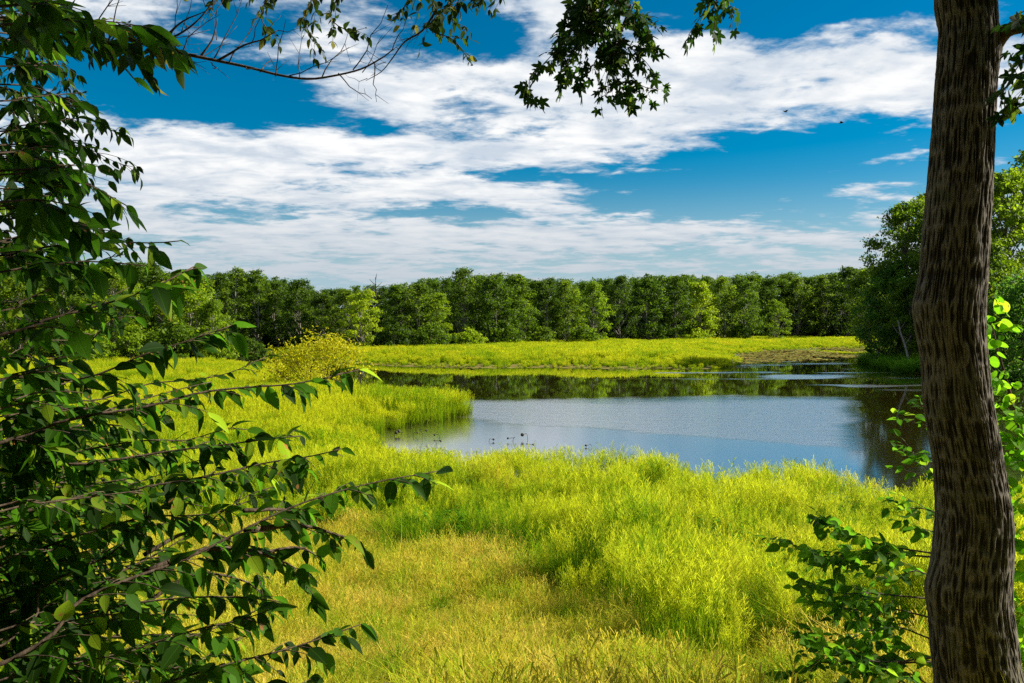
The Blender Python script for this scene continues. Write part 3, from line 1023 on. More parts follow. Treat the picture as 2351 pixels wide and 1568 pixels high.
kn = knob(2115, 1350, 0.045, 0.11, np.pi) + knob(2104, 705, 0.02, 0.12, np.pi) + knob(2290, 110, 0.05, 0.13, 0.0) + knob(2225, 1130, 0.02, 0.10, -np.pi / 2)
RR = RR + hgt + lump + 0.7 * kn
VX = TCm[:, 0:1] + RR * cw
VY = TCm[:, 1:2] + RR * sw
V = np.stack([VX, VY, ZZ], -1).reshape(-1, 3)
nz_ = len(zz)
i = np.arange(nz_ - 1)[:, None] * NA
j = np.arange(NA)[None, :]
F = np.stack([i + j, i + (j + 1) % NA, i + NA + (j + 1) % NA, i + NA + j], -1).reshape(-1, 4)
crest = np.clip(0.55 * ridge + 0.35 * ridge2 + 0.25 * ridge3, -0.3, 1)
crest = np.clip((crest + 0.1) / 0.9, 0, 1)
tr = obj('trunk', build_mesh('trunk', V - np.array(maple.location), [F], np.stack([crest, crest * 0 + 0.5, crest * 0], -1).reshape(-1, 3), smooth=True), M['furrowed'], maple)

# limbs and crown overhead, with the sprays that hang into view
rg = np.random.default_rng(41)
tz = lambda z: Vector(TCm[int(np.argmin(np.abs(TCm[:, 2] - z)))])


def limb(parent_pts, r0, r1, nsp, size, length, seedlen=0.0, drop=0.5, part='limb'):
    wood, lv = MB(), Leaves()
    C, rad = spline(parent_pts, 0.1, list(np.linspace(r0, r1, len(parent_pts))))
    tube(wood, C, rad, 10)
    for k in range(nsp):
        i = int(rg.uniform(0.30, 1.0) * (len(C) - 1))
        d = nrmz(rg.normal(0, 1, 3) * np.array([1, 1, 0.45]))
        ln = length * rg.uniform(0.5, 1.2)
        p0 = C[i]
        pts = [p0, p0 + d * ln * 0.5 + np.array([0, 0, 0.12 * ln]), p0 + d * ln + np.array([0, 0, -0.15 * ln])]
        leafy(rg, pts, 0.012, 0.003, wood, lv, size, 0.13, 0.6, 0.22, drop, 0.1, 0.1, sides=4)
    return branch_part(maple, wood, lv, STAR, M['maple'], part)


def V3(*a):
    return Vector(a)


crownL = [
    ([tz(7.3), tz(7.3) + V3(1.2, 0.2, 0.9), V3(5.6, 5.2, 9.0), V3(7.4, 5.6, 9.6)], 0.07),
    ([tz(7.8), V3(4.6, 6.0, 8.8), V3(6.4, 6.6, 9.2), V3(8.6, 6.9, 9.4)], 0.07),
    ([tz(8.4), V3(4.6, 4.2, 9.6), V3(6.4, 3.6, 10.4), V3(7.8, 3.0, 11)], 0.07),
    ([tz(8.2), V3(1.9, 4.6, 9.4), V3(0.6, 4.0, 10.0), V3(-0.8, 3.4, 10.2)], 0.07),
    ([tz(9.2), V3(2.2, 3.2, 10.4), V3(1.6, 1.6, 11), V3(1.0, 0.2, 11.2)], 0.06),
    ([tz(8.8), V3(3.6, 3.4, 9.8), V3(4.0, 1.8, 10.4), V3(4.2, 0.4, 10.6)], 0.06),
    ([tz(10), V3(3.6, 6.4, 11.4), V3(4.6, 7.0, 12.4)], 0.06),
    ([tz(11), V3(3.0, 4.4, 12.6), V3(2.4, 3.8, 13.4)], 0.05),
]
for pts, r in crownL:
    limb(pts, r, 0.012, 9, 0.14, 1.5)
for pts, n_ in (([V3(3.9, 4.7, 7.35), V3(5.0, 5.3, 7.2), V3(6.1, 5.7, 6.5), V3(6.8, 5.8, 5.2)], 8), ([tz(7.6), V3(4.9, 5.5, 8.3), V3(6.3, 5.8, 8.0), V3(7.2, 5.9, 6.8)], 9), ([V3(4.6, 5.1, 7.3), V3(5.4, 5.5, 6.4), V3(5.8, 5.6, 5.4), V3(6.0, 5.6, 4.6)], 6)):  # unseen limbs added beyond the right edge to dapple the sun on the trunk
    limb(pts, 0.035, 0.010, n_, 0.15, 0.8)
# the limb leaving the trunk at the top right and its leaves
wood, lv = MB(), Leaves()
tube(wood, *spline([at(2270, 120, 5.0), at(2310, 72, 4.9), at(2360, 58, 4.8), at(2460, 30, 4.7), V3(3.9, 4.7, 7.35)], 0.04, [0.058, 0.042, 0.038, 0.034, 0.032]), 10)
for pp in ([(2480, 20, 4.7), (2420, 60, 4.5), (2360, 120, 4.4), (2320, 180, 4.4), (2300, 220, 4.4)], [(2480, 30, 4.7), (2420, 110, 4.5), (2370, 180, 4.4), (2325, 240, 4.4)],
           [(2480, 20, 4.7), (2430, 10, 4.5), (2380, 15, 4.4), (2345, 30, 4.4)], [(2500, 20, 4.7), (2440, 150, 4.5), (2390, 220, 4.4), (2350, 235, 4.4)]):
    leafy(rg, P(*pp), 0.008, 0.002, wood, lv, 0.155, 0.06, 0.25, 0.09, 0.6, 0.3, 0.3, flat=0.9)
branch_part(maple, wood, lv, STAR, M['maple'], 'limb')
# drooping spray in the middle of the top edge
wood, lv = MB(), Leaves()
tube(wood, *spline([tz(8.6), at(2050, -420, 5.4), at(1700, -260, 5.8), at(1420, -190, 6.0)], 0.1, [0.06, 0.045, 0.03, 0.012]), 8)
HP = [[(1460, -190, 6.0), (1400, -60, 6.0), (1378, 50, 6.0), (1398, 150, 6.0), (1375, 240, 6.0)], [(1480, -190, 6.0), (1440, -40, 6.0), (1455, 50, 6.0), (1490, 100, 6.0), (1505, 120, 6.0)],
      [(1440, -190, 6.0), (1360, -40, 6.0), (1320, 60, 6.0), (1255, 140, 6.0), (1215, 185, 6.0), (1228, 230, 6.0)], [(1450, 10, 6.0), (1420, 90, 6.0), (1435, 150, 6.0), (1470, 195, 6.0), (1508, 205, 6.0)],
      [(1400, 20, 6.1), (1355, 70, 6.1), (1310, 130, 6.1), (1290, 190, 6.1)], [(1430, -20, 5.9), (1420, 60, 5.9), (1410, 160, 5.9), (1450, 240, 5.9)],
      [(1380, -60, 6.1), (1330, 0, 6.1), (1300, 40, 6.1), (1290, 100, 6.1)]]
HP += [[(1420, -120, 6.05), (1350, 40, 6.1), (1335, 120, 6.1), (1330, 180, 6.1)], [(1470, -120, 5.95), (1400, 40, 5.9), (1440, 100, 5.9), (1480, 140, 5.9), (1500, 165, 5.9)],
       [(1440, -60, 6.0), (1350, 20, 6.0), (1380, 90, 6.0), (1370, 140, 6.0)], [(1460, -60, 6.1), (1420, 20, 6.1), (1470, 40, 6.1), (1495, 90, 6.1)]]
for pp in HP:
    leafy(rg, P(*pp), 0.009, 0.002, wood, lv, 0.138, 0.042, 0.30, 0.06, 0.45, 0.22, 0.22, flat=0.9)
branch_part(maple, wood, lv, STAR, M['maple'], 'limb')
wood, lv = MB(), Leaves()
tube(wood, *spline([tz(8.3), at(1950, -300, 5.6), at(1720, -160, 6.0)], 0.1, [0.05, 0.03, 0.012]), 8)
for pp in ([(1720, -160, 6.0), (1650, -60, 6.0), (1625, 10, 6.0), (1580, 80, 6.0)], [(1720, -160, 6.0), (1680, -60, 6.0), (1670, 0, 6.0), (1685, 40, 6.0)], [(1700, -120, 6.0), (1650, -20, 6.0), (1640, 60, 6.0), (1640, 90, 6.0)]):
    leafy(rg, P(*pp), 0.008, 0.002, wood, lv, 0.145, 0.055, 0.24, 0.09, 0.55, 0.3, 0.3, flat=0.9)
branch_part(maple, wood, lv, STAR, M['maple'], 'limb')

# --- saplings beside the trunk
rg = np.random.default_rng(53)
sx, sy = 3.25, 5.9
sap = tree_root('dogwood_sapling', (sx, sy, gz(sx, sy)), 'leafy sapling reaching left from behind the furrowed trunk over the grass', 'sapling')
SB = [([(2150, 1278, 5.8), (2000, 1270, 5.7), (1890, 1276, 5.6), (1800, 1240, 5.5)], 0.095), ([(2150, 1270, 5.8), (2020, 1250, 5.7), (1930, 1215, 5.6), (1870, 1185, 5.5)], 0.095),
      ([(2150, 1375, 5.9), (2010, 1362, 5.8), (1930, 1362, 5.7), (1850, 1335, 5.6)], 0.085), ([(2150, 1420, 5.9), (2040, 1395, 5.8), (1960, 1400, 5.7), (1890, 1385, 5.6)], 0.085),
      ([(2150, 1510, 5.8), (2020, 1520, 5.6), (1930, 1490, 5.5), (1840, 1455, 5.4)], 0.09), ([(2150, 1520, 5.8), (2000, 1525, 5.6), (1900, 1520, 5.5), (1810, 1550, 5.4)], 0.09),
      ([(2150, 1470, 6.0), (2060, 1440, 6.0), (1990, 1450, 6.0), (1950, 1470, 5.9)], 0.095), ([(2180, 1340, 6.1), (2100, 1310, 6.1), (2060, 1330, 6.1), (2010, 1320, 6.1)], 0.085),
      ([(2200, 1160, 6.2), (2130, 1080, 6.2), (2090, 1030, 6.2)], 0.085), ([(2200, 1200, 6.2), (2130, 1170, 6.2), (2080, 1165, 6.2), (2050, 1150, 6.2)], 0.085), ([(2200, 1260, 6.1), (2140, 1220, 6.1), (2100, 1215, 6.1)], 0.085),
      ([(2170, 1600, 5.8), (2080, 1545, 5.8), (2010, 1570, 5.7), (1960, 1590, 5.7)], 0.095), ([(2190, 1560, 6.0), (2100, 1500, 6.0), (2050, 1480, 6.0)], 0.095), ([(2200, 1040, 6.2), (2140, 960, 6.2), (2115, 930, 6.2)], 0.08)]
wood = MB()
SC, SR = spline([sap.location, at(2225, 1500, 5.95), at(2205, 1250, 6.05), at(2215, 1000, 6.15), at(2200, 800, 6.2)], 0.05, [0.035, 0.03, 0.024, 0.016, 0.005])
tube(wood, SC, SR, 8)
o = wood.build('stem', M['twig'], sap, True)
o.data.transform(Matrix.Translation(-sap.location))
for pp, size in SB:
    wood, lv = MB(), Leaves()
    p3 = P(*pp)
    k = int(np.argmin(np.linalg.norm(SC - np.array(p3[0]), axis=1)))
    leafy(rg, [Vector(SC[k])] + p3, 0.010, 0.0018, wood, lv, size * 1.15, 0.036, 0.46, 0.05, 0.35, 0.40, 0.36, flat=0.9)
    branch_part(sap, wood, lv, OVATE_W, M['shrub_leaf'])

rx, ry = 4.35, 6.3
red = tree_root('redbud_sapling', (rx, ry, gz(rx, ry)), 'bright lime sapling with round heart shaped leaves right of the furrowed trunk', 'sapling')
wood = MB()
SC, SR = spline([red.location, at(2420, 1400, 6.2), at(2370, 1150, 6.1), at(2330, 950, 6.0), at(2290, 800, 5.9), at(2265, 690, 5.8)], 0.05, [0.03, 0.026, 0.02, 0.014, 0.008, 0.003])
tube(wood, SC, SR, 8)
o = wood.build('stem', M['twig'], red, True)
o.data.transform(Matrix.Translation(-red.location))
RB = [[(2290, 820, 5.9), (2285, 780, 5.8), (2275, 740, 5.7)], [(2310, 900, 6.0), (2285, 860, 5.8), (2270, 830, 5.8)], [(2330, 960, 6.0), (2300, 920, 5.8), (2285, 890, 5.8)], [(2340, 1000, 6.0), (2330, 950, 5.8), (2335, 910, 5.8)],
      [(2350, 1050, 6.0), (2310, 1000, 5.8), (2290, 980, 5.8)], [(2350, 1080, 6.1), (2330, 1040, 5.9), (2345, 1000, 5.8)], [(2370, 1180, 6.1), (2340, 1150, 5.8), (2325, 1120, 5.8)], [(2390, 1290, 6.2), (2350, 1240, 5.9), (2330, 1210, 5.9)],
      [(2400, 1350, 6.2), (2350, 1310, 5.9), (2330, 1290, 5.9)], [(2410, 1420, 6.2), (2360, 1390, 5.9), (2330, 1370, 5.9)], [(2420, 1500, 6.2), (2370, 1460, 5.9), (2345, 1440, 5.9)], [(2420, 1560, 6.2), (2370, 1530, 5.9), (2350, 1510, 5.9)],
      [(2390, 1250, 6.1), (2400, 1180, 5.9), (2380, 1130, 5.9)], [(2265, 700, 5.8), (2280, 680, 5.8), (2290, 700, 5.8)]]
for pp in RB:
    wood, lv = MB(), Leaves()
    p3 = P(*pp)
    k = int(np.argmin(np.linalg.norm(SC - np.array(p3[0]), axis=1)))
    leafy(rg, [Vector(SC[k])] + p3, 0.006, 0.0016, wood, lv, 0.092, 0.042, 0.28, 0.055, 0.5, 0.2, 0.2, flat=0.9)
    branch_part(red, wood, lv, HEART, M['redbud'])

# ------------------------------------------------------------------ grass
def blade_strip(mb, base, d, h, wd, bend, lean, n, rnd, b=0.0, z0=0.0):
    """vectorised: arrays of blades"""
    m = len(base)
    t = np.linspace(0, 1, n)[None, :]
    hor = lean[:, None] * t + bend[:, None] * t ** 2.2
    P_ = np.zeros((m, n, 3))
    P_[..., 0] = base[:, 0:1] + d[:, 0:1] * hor
    P_[..., 1] = base[:, 1:2] + d[:, 1:2] * hor
    P_[..., 2] = base[:, 2:3] + h[:, None] * (t - 0.18 * (bend / (h + 1e-6))[:, None] * t ** 3)
    ang = rnd[:, 1] * 2 * np.pi
    wdv = np.stack([np.cos(ang), np.sin(ang), 0 * ang], -1)
    ww = (wd[:, None] * np.clip(1.0 - t ** 2.5, 0.06, 1) * 0.5)[..., None] * wdv[:, None, :]
    V = np.stack([P_ - ww, P_ + ww], 2).reshape(m, n * 2, 3)
    i = np.arange(n - 1) * 2
    f = np.stack([i, i + 1, i + 3, i + 2], -1)
    F = (f[None] + (np.arange(m) * 2 * n)[:, None, None]).reshape(-1, 4)
    c = np.zeros((m, n, 2, 3))
    c[..., 0] = z0 + (1 - z0) * t[:, :, None]
    c[..., 1] = rnd[:, 0][:, None, None]
    c[..., 2] = b
    mb.add(V.reshape(-1, 3), F, c.reshape(-1, 3))
    return P_


def tuft(seed, nleaf, hl, nstem, hs_, rad, wl, nbr, brl, brw, leafbend=0.35, mat=None, name='tuft'):
    g = np.random.default_rng(seed)
    mb = MB()
    def bases(n):
        a = g.random(n) * 2 * np.pi
        r = rad * np.sqrt(g.random(n))
        return np.stack([r * np.cos(a), r * np.sin(a), np.full(n, -0.02)], -1)
    def dirs(n):
        a = g.random(n) * 2 * np.pi
        return np.stack([np.cos(a), np.sin(a), 0 * a], -1)
    if nleaf:
        h = hl * g.uniform(0.45, 1.1, nleaf)
        blade_strip(mb, bases(nleaf), dirs(nleaf), h, wl * g.uniform(0.6, 1.2, nleaf), h * leafbend * g.uniform(0.2, 2.0, nleaf), h * g.uniform(0.0, 0.35, nleaf), 5, g.random((nleaf, 2)))
    if nstem:
        h = hs_ * g.uniform(0.75, 1.12, nstem)
        dd = dirs(nstem)
        rn = g.random((nstem, 2))
        Pm = blade_strip(mb, bases(nstem), dd, h, np.full(nstem, wl * 0.5), h * 0.12 * g.random(nstem), h * g.uniform(0, 0.15, nstem), 4, rn, 0.35)
        tips = Pm[:, -1]
        tan = nrmz(Pm[:, -1] - Pm[:, -2])
        for k in range(nbr):
            u = k / max(nbr - 1, 1)
            start = tips - tan * (brl * 1.6 * (1 - u))[..., None] if False else tips - tan * (brl * 1.7 * (1 - u))
            d2 = nrmz(dirs(nstem) * (0.75 - 0.35 * u) + tan * 0.75)
            e = start + d2 * (brl * g.uniform(0.5, 1.1, nstem))[:, None]
            a2 = g.random(nstem) * 2 * np.pi
            wv = np.stack([np.cos(a2), np.sin(a2), 0 * a2], -1) * brw
            Vq = np.stack([start - wv * 0.4, start + wv * 0.4, e + wv, e - wv], 1).reshape(-1, 3)
            Fq = np.arange(nstem * 4).reshape(-1, 4)
            cq = np.zeros((nstem, 4, 3))
            cq[..., 0] = 1.0
            cq[..., 1] = rn[:, 0][:, None]
            cq[..., 2] = 1.0
            mb.add(Vq, Fq, cq.reshape(-1, 3))
    me = mb.mesh(name)
    return obj(name, me, mat, None, link=False)


def scatter(name, pts, scl, variants, label, cat, rg, tilt=0.10, flatten=None):
    """one mass of tufts, set out by geometry nodes"""
    n = len(pts)
    me = bpy.data.meshes.new(name)
    me.vertices.add(n)
    me.vertices.foreach_set('co', np.asarray(pts, np.float32).ravel())
    rot = np.stack([rg.normal(0, tilt, n), rg.normal(0, tilt, n), rg.random(n) * 6.283], -1).astype(np.float32)
    a = me.attributes.new('rot', 'FLOAT_VECTOR', 'POINT'); a.data.foreach_set('vector', rot.ravel())
    s3 = np.asarray(scl, np.float32)
    if s3.ndim == 1:
        s3 = np.stack([s3] * 3, -1)
    a = me.attributes.new('scl', 'FLOAT_VECTOR', 'POINT'); a.data.foreach_set('vector', np.ascontiguousarray(s3).ravel())
    a = me.attributes.new('vi', 'INT', 'POINT'); a.data.foreach_set('value', rg.integers(0, len(variants), n).astype(np.int32))
    o = obj(name, me, None)
    ng = bpy.data.node_groups.new(name, 'GeometryNodeTree')
    ng.interface.new_socket('Geometry', in_out='INPUT', socket_type='NodeSocketGeometry')
    ng.interface.new_socket('Geometry', in_out='OUTPUT', socket_type='NodeSocketGeometry')
    N, L = ng.nodes, ng.links
    gi, go = N.new('NodeGroupInput'), N.new('NodeGroupOutput')
    ip = N.new('GeometryNodeInstanceOnPoints')
    jn = N.new('GeometryNodeJoinGeometry')
    for v in variants:
        oi = N.new('GeometryNodeObjectInfo')
        oi.inputs['Object'].default_value = v
        oi.inputs['As Instance'].default_value = True
        L.new(oi.outputs['Geometry'], jn.inputs[0])
    def na(nm, dt):
        q = N.new('GeometryNodeInputNamedAttribute')
        q.data_type = dt
        q.inputs['Name'].default_value = nm
        return next(s for s in q.outputs if s.enabled and s.name == 'Attribute')
    L.new(gi.outputs[0], ip.inputs['Points'])
    L.new(jn.outputs[0], ip.inputs['Instance'])
    ip.inputs['Pick Instance'].default_value = True
    L.new(na('vi', 'INT'), ip.inputs['Instance Index'])
    L.new(na('rot', 'FLOAT_VECTOR'), ip.inputs['Rotation'])
    L.new(na('scl', 'FLOAT_VECTOR'), ip.inputs['Scale'])
    L.new(ip.outputs[0], go.inputs[0])
    md = o.modifiers.new('scatter', 'NODES')
    md.node_group = ng
    return tag(o, label, cat, None, 'stuff')


def in_view(x, y, margin=3.0):
    return np.abs(x) < 0.66 * y + margin


# mown strip boundary (photo pixels on the bank)
SHORT_PX = [(-400, 1240), (150, 1235), (430, 1225), (640, 1215), (860, 1212), (980, 1262), (1090, 1300), (1200, 1325), (1270, 1370), (1340, 1450), (1420, 1520), (1520, 1550), (1640, 1520), (1760, 1500), (1950, 1490), (2140, 1515), (2500, 1540)]
SHORT = np.array([on_ground(*p) for p in SHORT_PX])
SHORT_POLY = np.vstack([SHORT, [(14, -4)], [(-22, -4)]])

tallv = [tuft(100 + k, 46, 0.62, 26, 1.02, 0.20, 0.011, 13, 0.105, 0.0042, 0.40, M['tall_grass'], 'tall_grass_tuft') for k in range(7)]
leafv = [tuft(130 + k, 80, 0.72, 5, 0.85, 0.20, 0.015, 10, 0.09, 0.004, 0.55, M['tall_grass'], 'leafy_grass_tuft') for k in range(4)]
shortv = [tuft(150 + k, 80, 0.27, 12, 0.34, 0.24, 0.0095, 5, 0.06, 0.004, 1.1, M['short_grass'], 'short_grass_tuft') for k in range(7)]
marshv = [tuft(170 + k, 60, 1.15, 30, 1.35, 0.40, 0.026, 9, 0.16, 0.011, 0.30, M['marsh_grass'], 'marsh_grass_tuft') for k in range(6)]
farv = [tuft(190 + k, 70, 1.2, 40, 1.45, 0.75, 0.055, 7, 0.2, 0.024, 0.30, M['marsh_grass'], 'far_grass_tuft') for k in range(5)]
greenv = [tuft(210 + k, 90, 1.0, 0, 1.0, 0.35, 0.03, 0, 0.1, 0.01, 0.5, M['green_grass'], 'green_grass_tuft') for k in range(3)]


def weed(seed):
    g = np.random.default_rng(seed)
    mb, lv = MB(), Leaves()
    for k in range(9):
        a, r = g.random() * 6.283, 0.28 * math.sqrt(g.random())
        h = g.uniform(0.55, 1.0)
        p0 = np.array([r * math.cos(a), r * math.sin(a), 0])
        C = spline([p0, p0 + (g.normal(0, 0.05), g.normal(0, 0.05), h * 0.5), p0 + (g.normal(0, 0.12), g.normal(0, 0.12), h)], 0.08)
        tube(mb, C, np.linspace(0.006, 0.002, len(C)), 4, (0.4, 0.5, 0))
        for i in range(2, len(C)):
            for q in range(2):
                b_ = g.random() * 6.283
                lv.put(C[i], np.array([math.cos(b_), math.sin(b_), g.uniform(-0.3, 0.5)]), UP + g.normal(0, 0.4, 3), g.uniform(0.05, 0.11), (0.8, g.random(), 0))
    lv.into(mb, OVATE_S)
    return obj('leafy_weed', mb.mesh('leafy_weed'), M['green_grass'], None, link=False)


weedv = [weed(230 + k) for k in range(4)]
rg = np.random.default_rng(77)
N0 = 30000
x = rg.uniform(-20, 22, N0)
y = rg.uniform(4.5, 30, N0)
d = shore(x, y)
sdS = poly_sd(SHORT_POLY, x, y) + 0.9 * vnoise(np.stack([x * 0.8, y * 0.8, x * 0], -1))
HOLES = [(1275, 1325, 0.85, 1.15), (1225, 1305, 0.7, 0.8), (1010, 1268, 0.95, 0.6), (950, 1235, 0.5, 0.3), (1405, 1470, 0.45, 0.7), (1480, 1240, 0.42, 0.6), (1640, 1225, 0.4, 0.5), (1820, 1300, 0.4, 0.5),
         (1140, 1290, 0.45, 0.3), (1560, 1370, 0.4, 0.5), (1340, 1185, 0.25, 0.25), (1720, 1400, 0.3, 0.4), (1130, 1160, 0.3, 0.25), (1900, 1210, 0.25, 0.3)]
hole = np.zeros(N0, bool)
for (hx, hy, ha, hb) in HOLES:
    ox, oy = on_ground(hx, hy)
    hole |= (((x - ox) / ha) ** 2 + ((y - oy) / hb) ** 2) < 1 + 0.5 * vnoise(np.stack([x * 2.1, y * 2.1, x * 0 + 3], -1))
hole |= (vnoise(np.stack([x * 1.15 + 40, y * 0.9, x * 0], -1)) < -0.60) & (y < 21)
dens = 11.0 / (N0 / (42 * 25.5))
ok = ((d > -0.25) | (d > -1.1) & (rg.random(N0) < 0.10)) & in_view(x, y) & (sdS < 0.0) & (rg.random(N0) < dens) & ~hole
xt, yt, st_, dt = x[ok], y[ok], sdS[ok], d[ok]
hn = fbm(np.stack([xt * 0.55, yt * 0.55, xt * 0 + 2], -1), 4)
leftness = np.clip((-xt - 1.0) / 4.0, 0, 1) * np.clip((20 - yt) / 4, 0, 1)
sc = (0.96 + 0.75 * hn) * (0.72 + 0.28 * np.clip(-st_ / (0.45 + 3.5 * leftness), 0, 1)) * (1 - 0.35 * leftness) * (1 - 0.5 * np.clip((yt - 21) / 3, 0, 1) * np.clip((1.0 - xt) / 3, 0, 1))
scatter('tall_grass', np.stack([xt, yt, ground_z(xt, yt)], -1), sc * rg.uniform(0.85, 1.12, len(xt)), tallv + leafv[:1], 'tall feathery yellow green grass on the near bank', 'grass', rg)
ok = (d > 0.2) & in_view(x, y) & (sdS < -0.05) & (vnoise(np.stack([x * 0.55 + 9, y * 0.55, x * 0], -1)) > 0.12) & (rg.random(N0) < 0.30)
scatter('leafy_grass', np.stack([x[ok], y[ok], ground_z(x[ok], y[ok])], -1), rg.uniform(0.8, 1.15, ok.sum()), leafv, 'broad bladed green grass growing through the tall feathery grass', 'grass', rg)

gn_ = vnoise(np.stack([x * 0.75 + 21, y * 0.75, x * 0], -1))
ok = (d > 0.4) & in_view(x, y) & (sdS < -0.2) & (gn_ > 0.28) & (rg.random(N0) < 0.30) & ~hole
scatter('green_weeds', np.stack([x[ok], y[ok], ground_z(x[ok], y[ok])], -1), rg.uniform(0.65, 1.0, ok.sum()), weedv, 'dark green leafy weeds showing through the tall grass', 'weeds', rg)

N1 = 26000
x = rg.uniform(-12, 14, N1)
y = rg.uniform(3.5, 19, N1)
sdS = poly_sd(SHORT_POLY, x, y)
ok = (shore(x, y) > 0.3) & in_view(x, y, 2.0) & (sdS > -0.8) & (rg.random(N1) < 0.62)
xs, ys = x[ok], y[ok]
hn = fbm(np.stack([xs * 0.9, ys * 0.9, xs * 0 + 4], -1), 4)
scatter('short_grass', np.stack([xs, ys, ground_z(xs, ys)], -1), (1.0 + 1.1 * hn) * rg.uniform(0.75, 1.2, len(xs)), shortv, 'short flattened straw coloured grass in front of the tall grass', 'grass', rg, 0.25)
ok = (shore(x, y) > 0.3) & in_view(x, y, 2.0) & (sdS > 0.0) & (rg.random(N1) < 0.022) & (vnoise(np.stack([x * 0.5, y * 0.5, x * 0 + 8], -1)) > -0.1)
scatter('weed_tufts', np.stack([x[ok], y[ok], ground_z(x[ok], y[ok])], -1), rg.uniform(0.35, 0.65, ok.sum()), leafv, 'scattered greener tufts standing in the short straw grass', 'grass', rg)

# left meadow and the grass tongue
N2 = 90000
x = rg.uniform(-75, 0, N2)
y = rg.uniform(23, 95, N2)
d = shore(x, y)
chan = np.abs(y - (62 + 0.05 * x)) + 1.4 * vnoise(np.stack([x * 0.2, y * 0.2, x * 0], -1)) < 1.3
inA = poly_sd(LAND_A, x, y) > -1
p = np.where(y < 50, 4.6, 2.2) / (N2 / (75 * 72))
ok = inA & ((d > -0.3) | (d > -1.0) & (rg.random(N2) < 0.12)) & in_view(x, y, 3) & ~(chan & (x < -17)) & (rg.random(N2) < p) & (y < 88)
xm, ym = x[ok], y[ok]
hn = fbm(np.stack([xm * 0.25, ym * 0.25, xm * 0 + 2], -1), 3)
edge = np.exp(-(np.maximum(xm + 18, 0) / 9) ** 2)
sc = (1.0 + 0.25 * hn) * np.where(ym < 38, 0.78, 0.95) * np.where((ym > 44) | (xm < -12), 0.72, 0.90)
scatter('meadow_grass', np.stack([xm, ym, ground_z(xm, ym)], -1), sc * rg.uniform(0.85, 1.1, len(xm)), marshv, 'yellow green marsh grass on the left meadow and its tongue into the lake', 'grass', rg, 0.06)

# far marsh beyond the lake
FOREST_LINE = np.array([(-60, 100), (-36, 128), (-22, 118), (-12, 128), (10, 148), (30, 168), (55, 192), (85, 198), (140, 200)])
N3 = 40000
x = rg.uniform(-40, 140, N3)
y = rg.uniform(84, 205, N3)
d = shore(x, y)
inB = poly_sd(LAND_B, x, y) > -1
ok = inB & (d > -0.4) & (y < np.interp(x, FOREST_LINE[:, 0], FOREST_LINE[:, 1]) + 6) & in_view(x, y, 5) & (rg.random(N3) < 1.6 / (N3 / (180 * 121)))
xf, yf = x[ok], y[ok]
hn = fbm(np.stack([xf * 0.1, yf * 0.1, xf * 0 + 2], -1), 3)
scatter('marsh_grass', np.stack([xf, yf, ground_z(xf, yf)], -1), (0.80 + 0.22 * hn) * rg.uniform(0.8, 1.15, len(xf)) * (0.26 + 0.74 * np.clip(d[ok] / 9, 0, 1)), farv, 'golden marsh grass between the far shore and the wood', 'grass', rg, 0.06)
# green fringe on the right shore
xg = rg.uniform(38, 70, 3000)
yg = rg.uniform(50, 105, 3000)
dg = shore(xg, yg)
ok = (dg > -0.2) & (dg < 5) & (poly_sd(LAND_C, xg, yg) > -0.5)
scatter('shore_grass', np.stack([xg[ok], yg[ok], ground_z(xg[ok], yg[ok])], -1), rg.uniform(1.0, 1.7, ok.sum()), greenv, 'bright green grass fringing the right shore under the trees', 'grass', rg)

# floating leaves
def pad_variant(seed):
    g = np.random.default_rng(seed)
    mb = MB()
    for k in range(9):
        cxp, cyp = g.normal(0, 0.45, 2)
        a = np.linspace(0.25, 2 * np.pi - 0.25, 11)
        r = g.uniform(0.12, 0.22)
        tl = g.normal(0, 0.08, 2)
        zc = g.uniform(0.01, 0.04)
        v = np.stack([cxp + r * np.cos(a), cyp + r * np.sin(a), zc + r * (tl[0] * np.cos(a) + tl[1] * np.sin(a))], -1)
        v = np.vstack([[(cxp, cyp, zc - 0.01)], v])
        i = np.arange(1, 11)
        mb.add(v, np.stack([np.zeros(10, int), i, i + 1], -1), (g.random(), g.random(), 0))
    return obj('pads', mb.mesh('pads'), M['pad'], None, link=False)


m_, b = new_mat('lily_pad')
r_, g_, _ = attr(b)
c_ = b.mix(r_, (0.10, 0.11, 0.012, 1), (0.25, 0.22, 0.03, 1))
c_ = b.mix(b.step(g_, 0.7, 0.8), c_, (0.24, 0.15, 0.03, 1))
M['pad'] = finish(m_, b, principled(b, c_, 0.75, 0.1))
padv = [pad_variant(300 + k) for k in range(4)]
N4 = 30000
x = rg.uniform(-36, 75, N4)
y = rg.uniform(55, 155, N4)
d = shore(x, y)
bay = poly_sd(np.array([W_(1690, 838), W_(1702, 815), W_(1760, 806), W_(1860, 801), W_(1985, 800), W_(1985, 806), W_(1900, 810), W_(1960, 818), W_(1940, 826), W_(1800, 828)]), x, y)
n_ = vnoise(np.stack([x * 0.16, y * 0.1, x * 0 + 1], -1))
ok = (d < 0) & ((bay > 0) & (n_ > -0.45) & (rg.random(N4) < 0.9) | (d > -2.2) & (x > -22) & (y > 80) & (y < 120) & (x < 34) & (rg.random(N4) < 0.10 * (n_ > -0.1)))
ch = (np.abs(y - (62 + 0.05 * x)) < 1.5) & (x < -17) & (d > 0)
ok |= ch
xp, yp = x[ok], y[ok]
scatter('lily_pads', np.stack([xp, yp, np.maximum(ground_z(xp, yp), 0.0) + 0.01], -1), rg.uniform(0.8, 1.4, ok.sum()), padv, 'brownish water lily leaves floating along the far marsh edge', 'water plants', rg, 0.02)

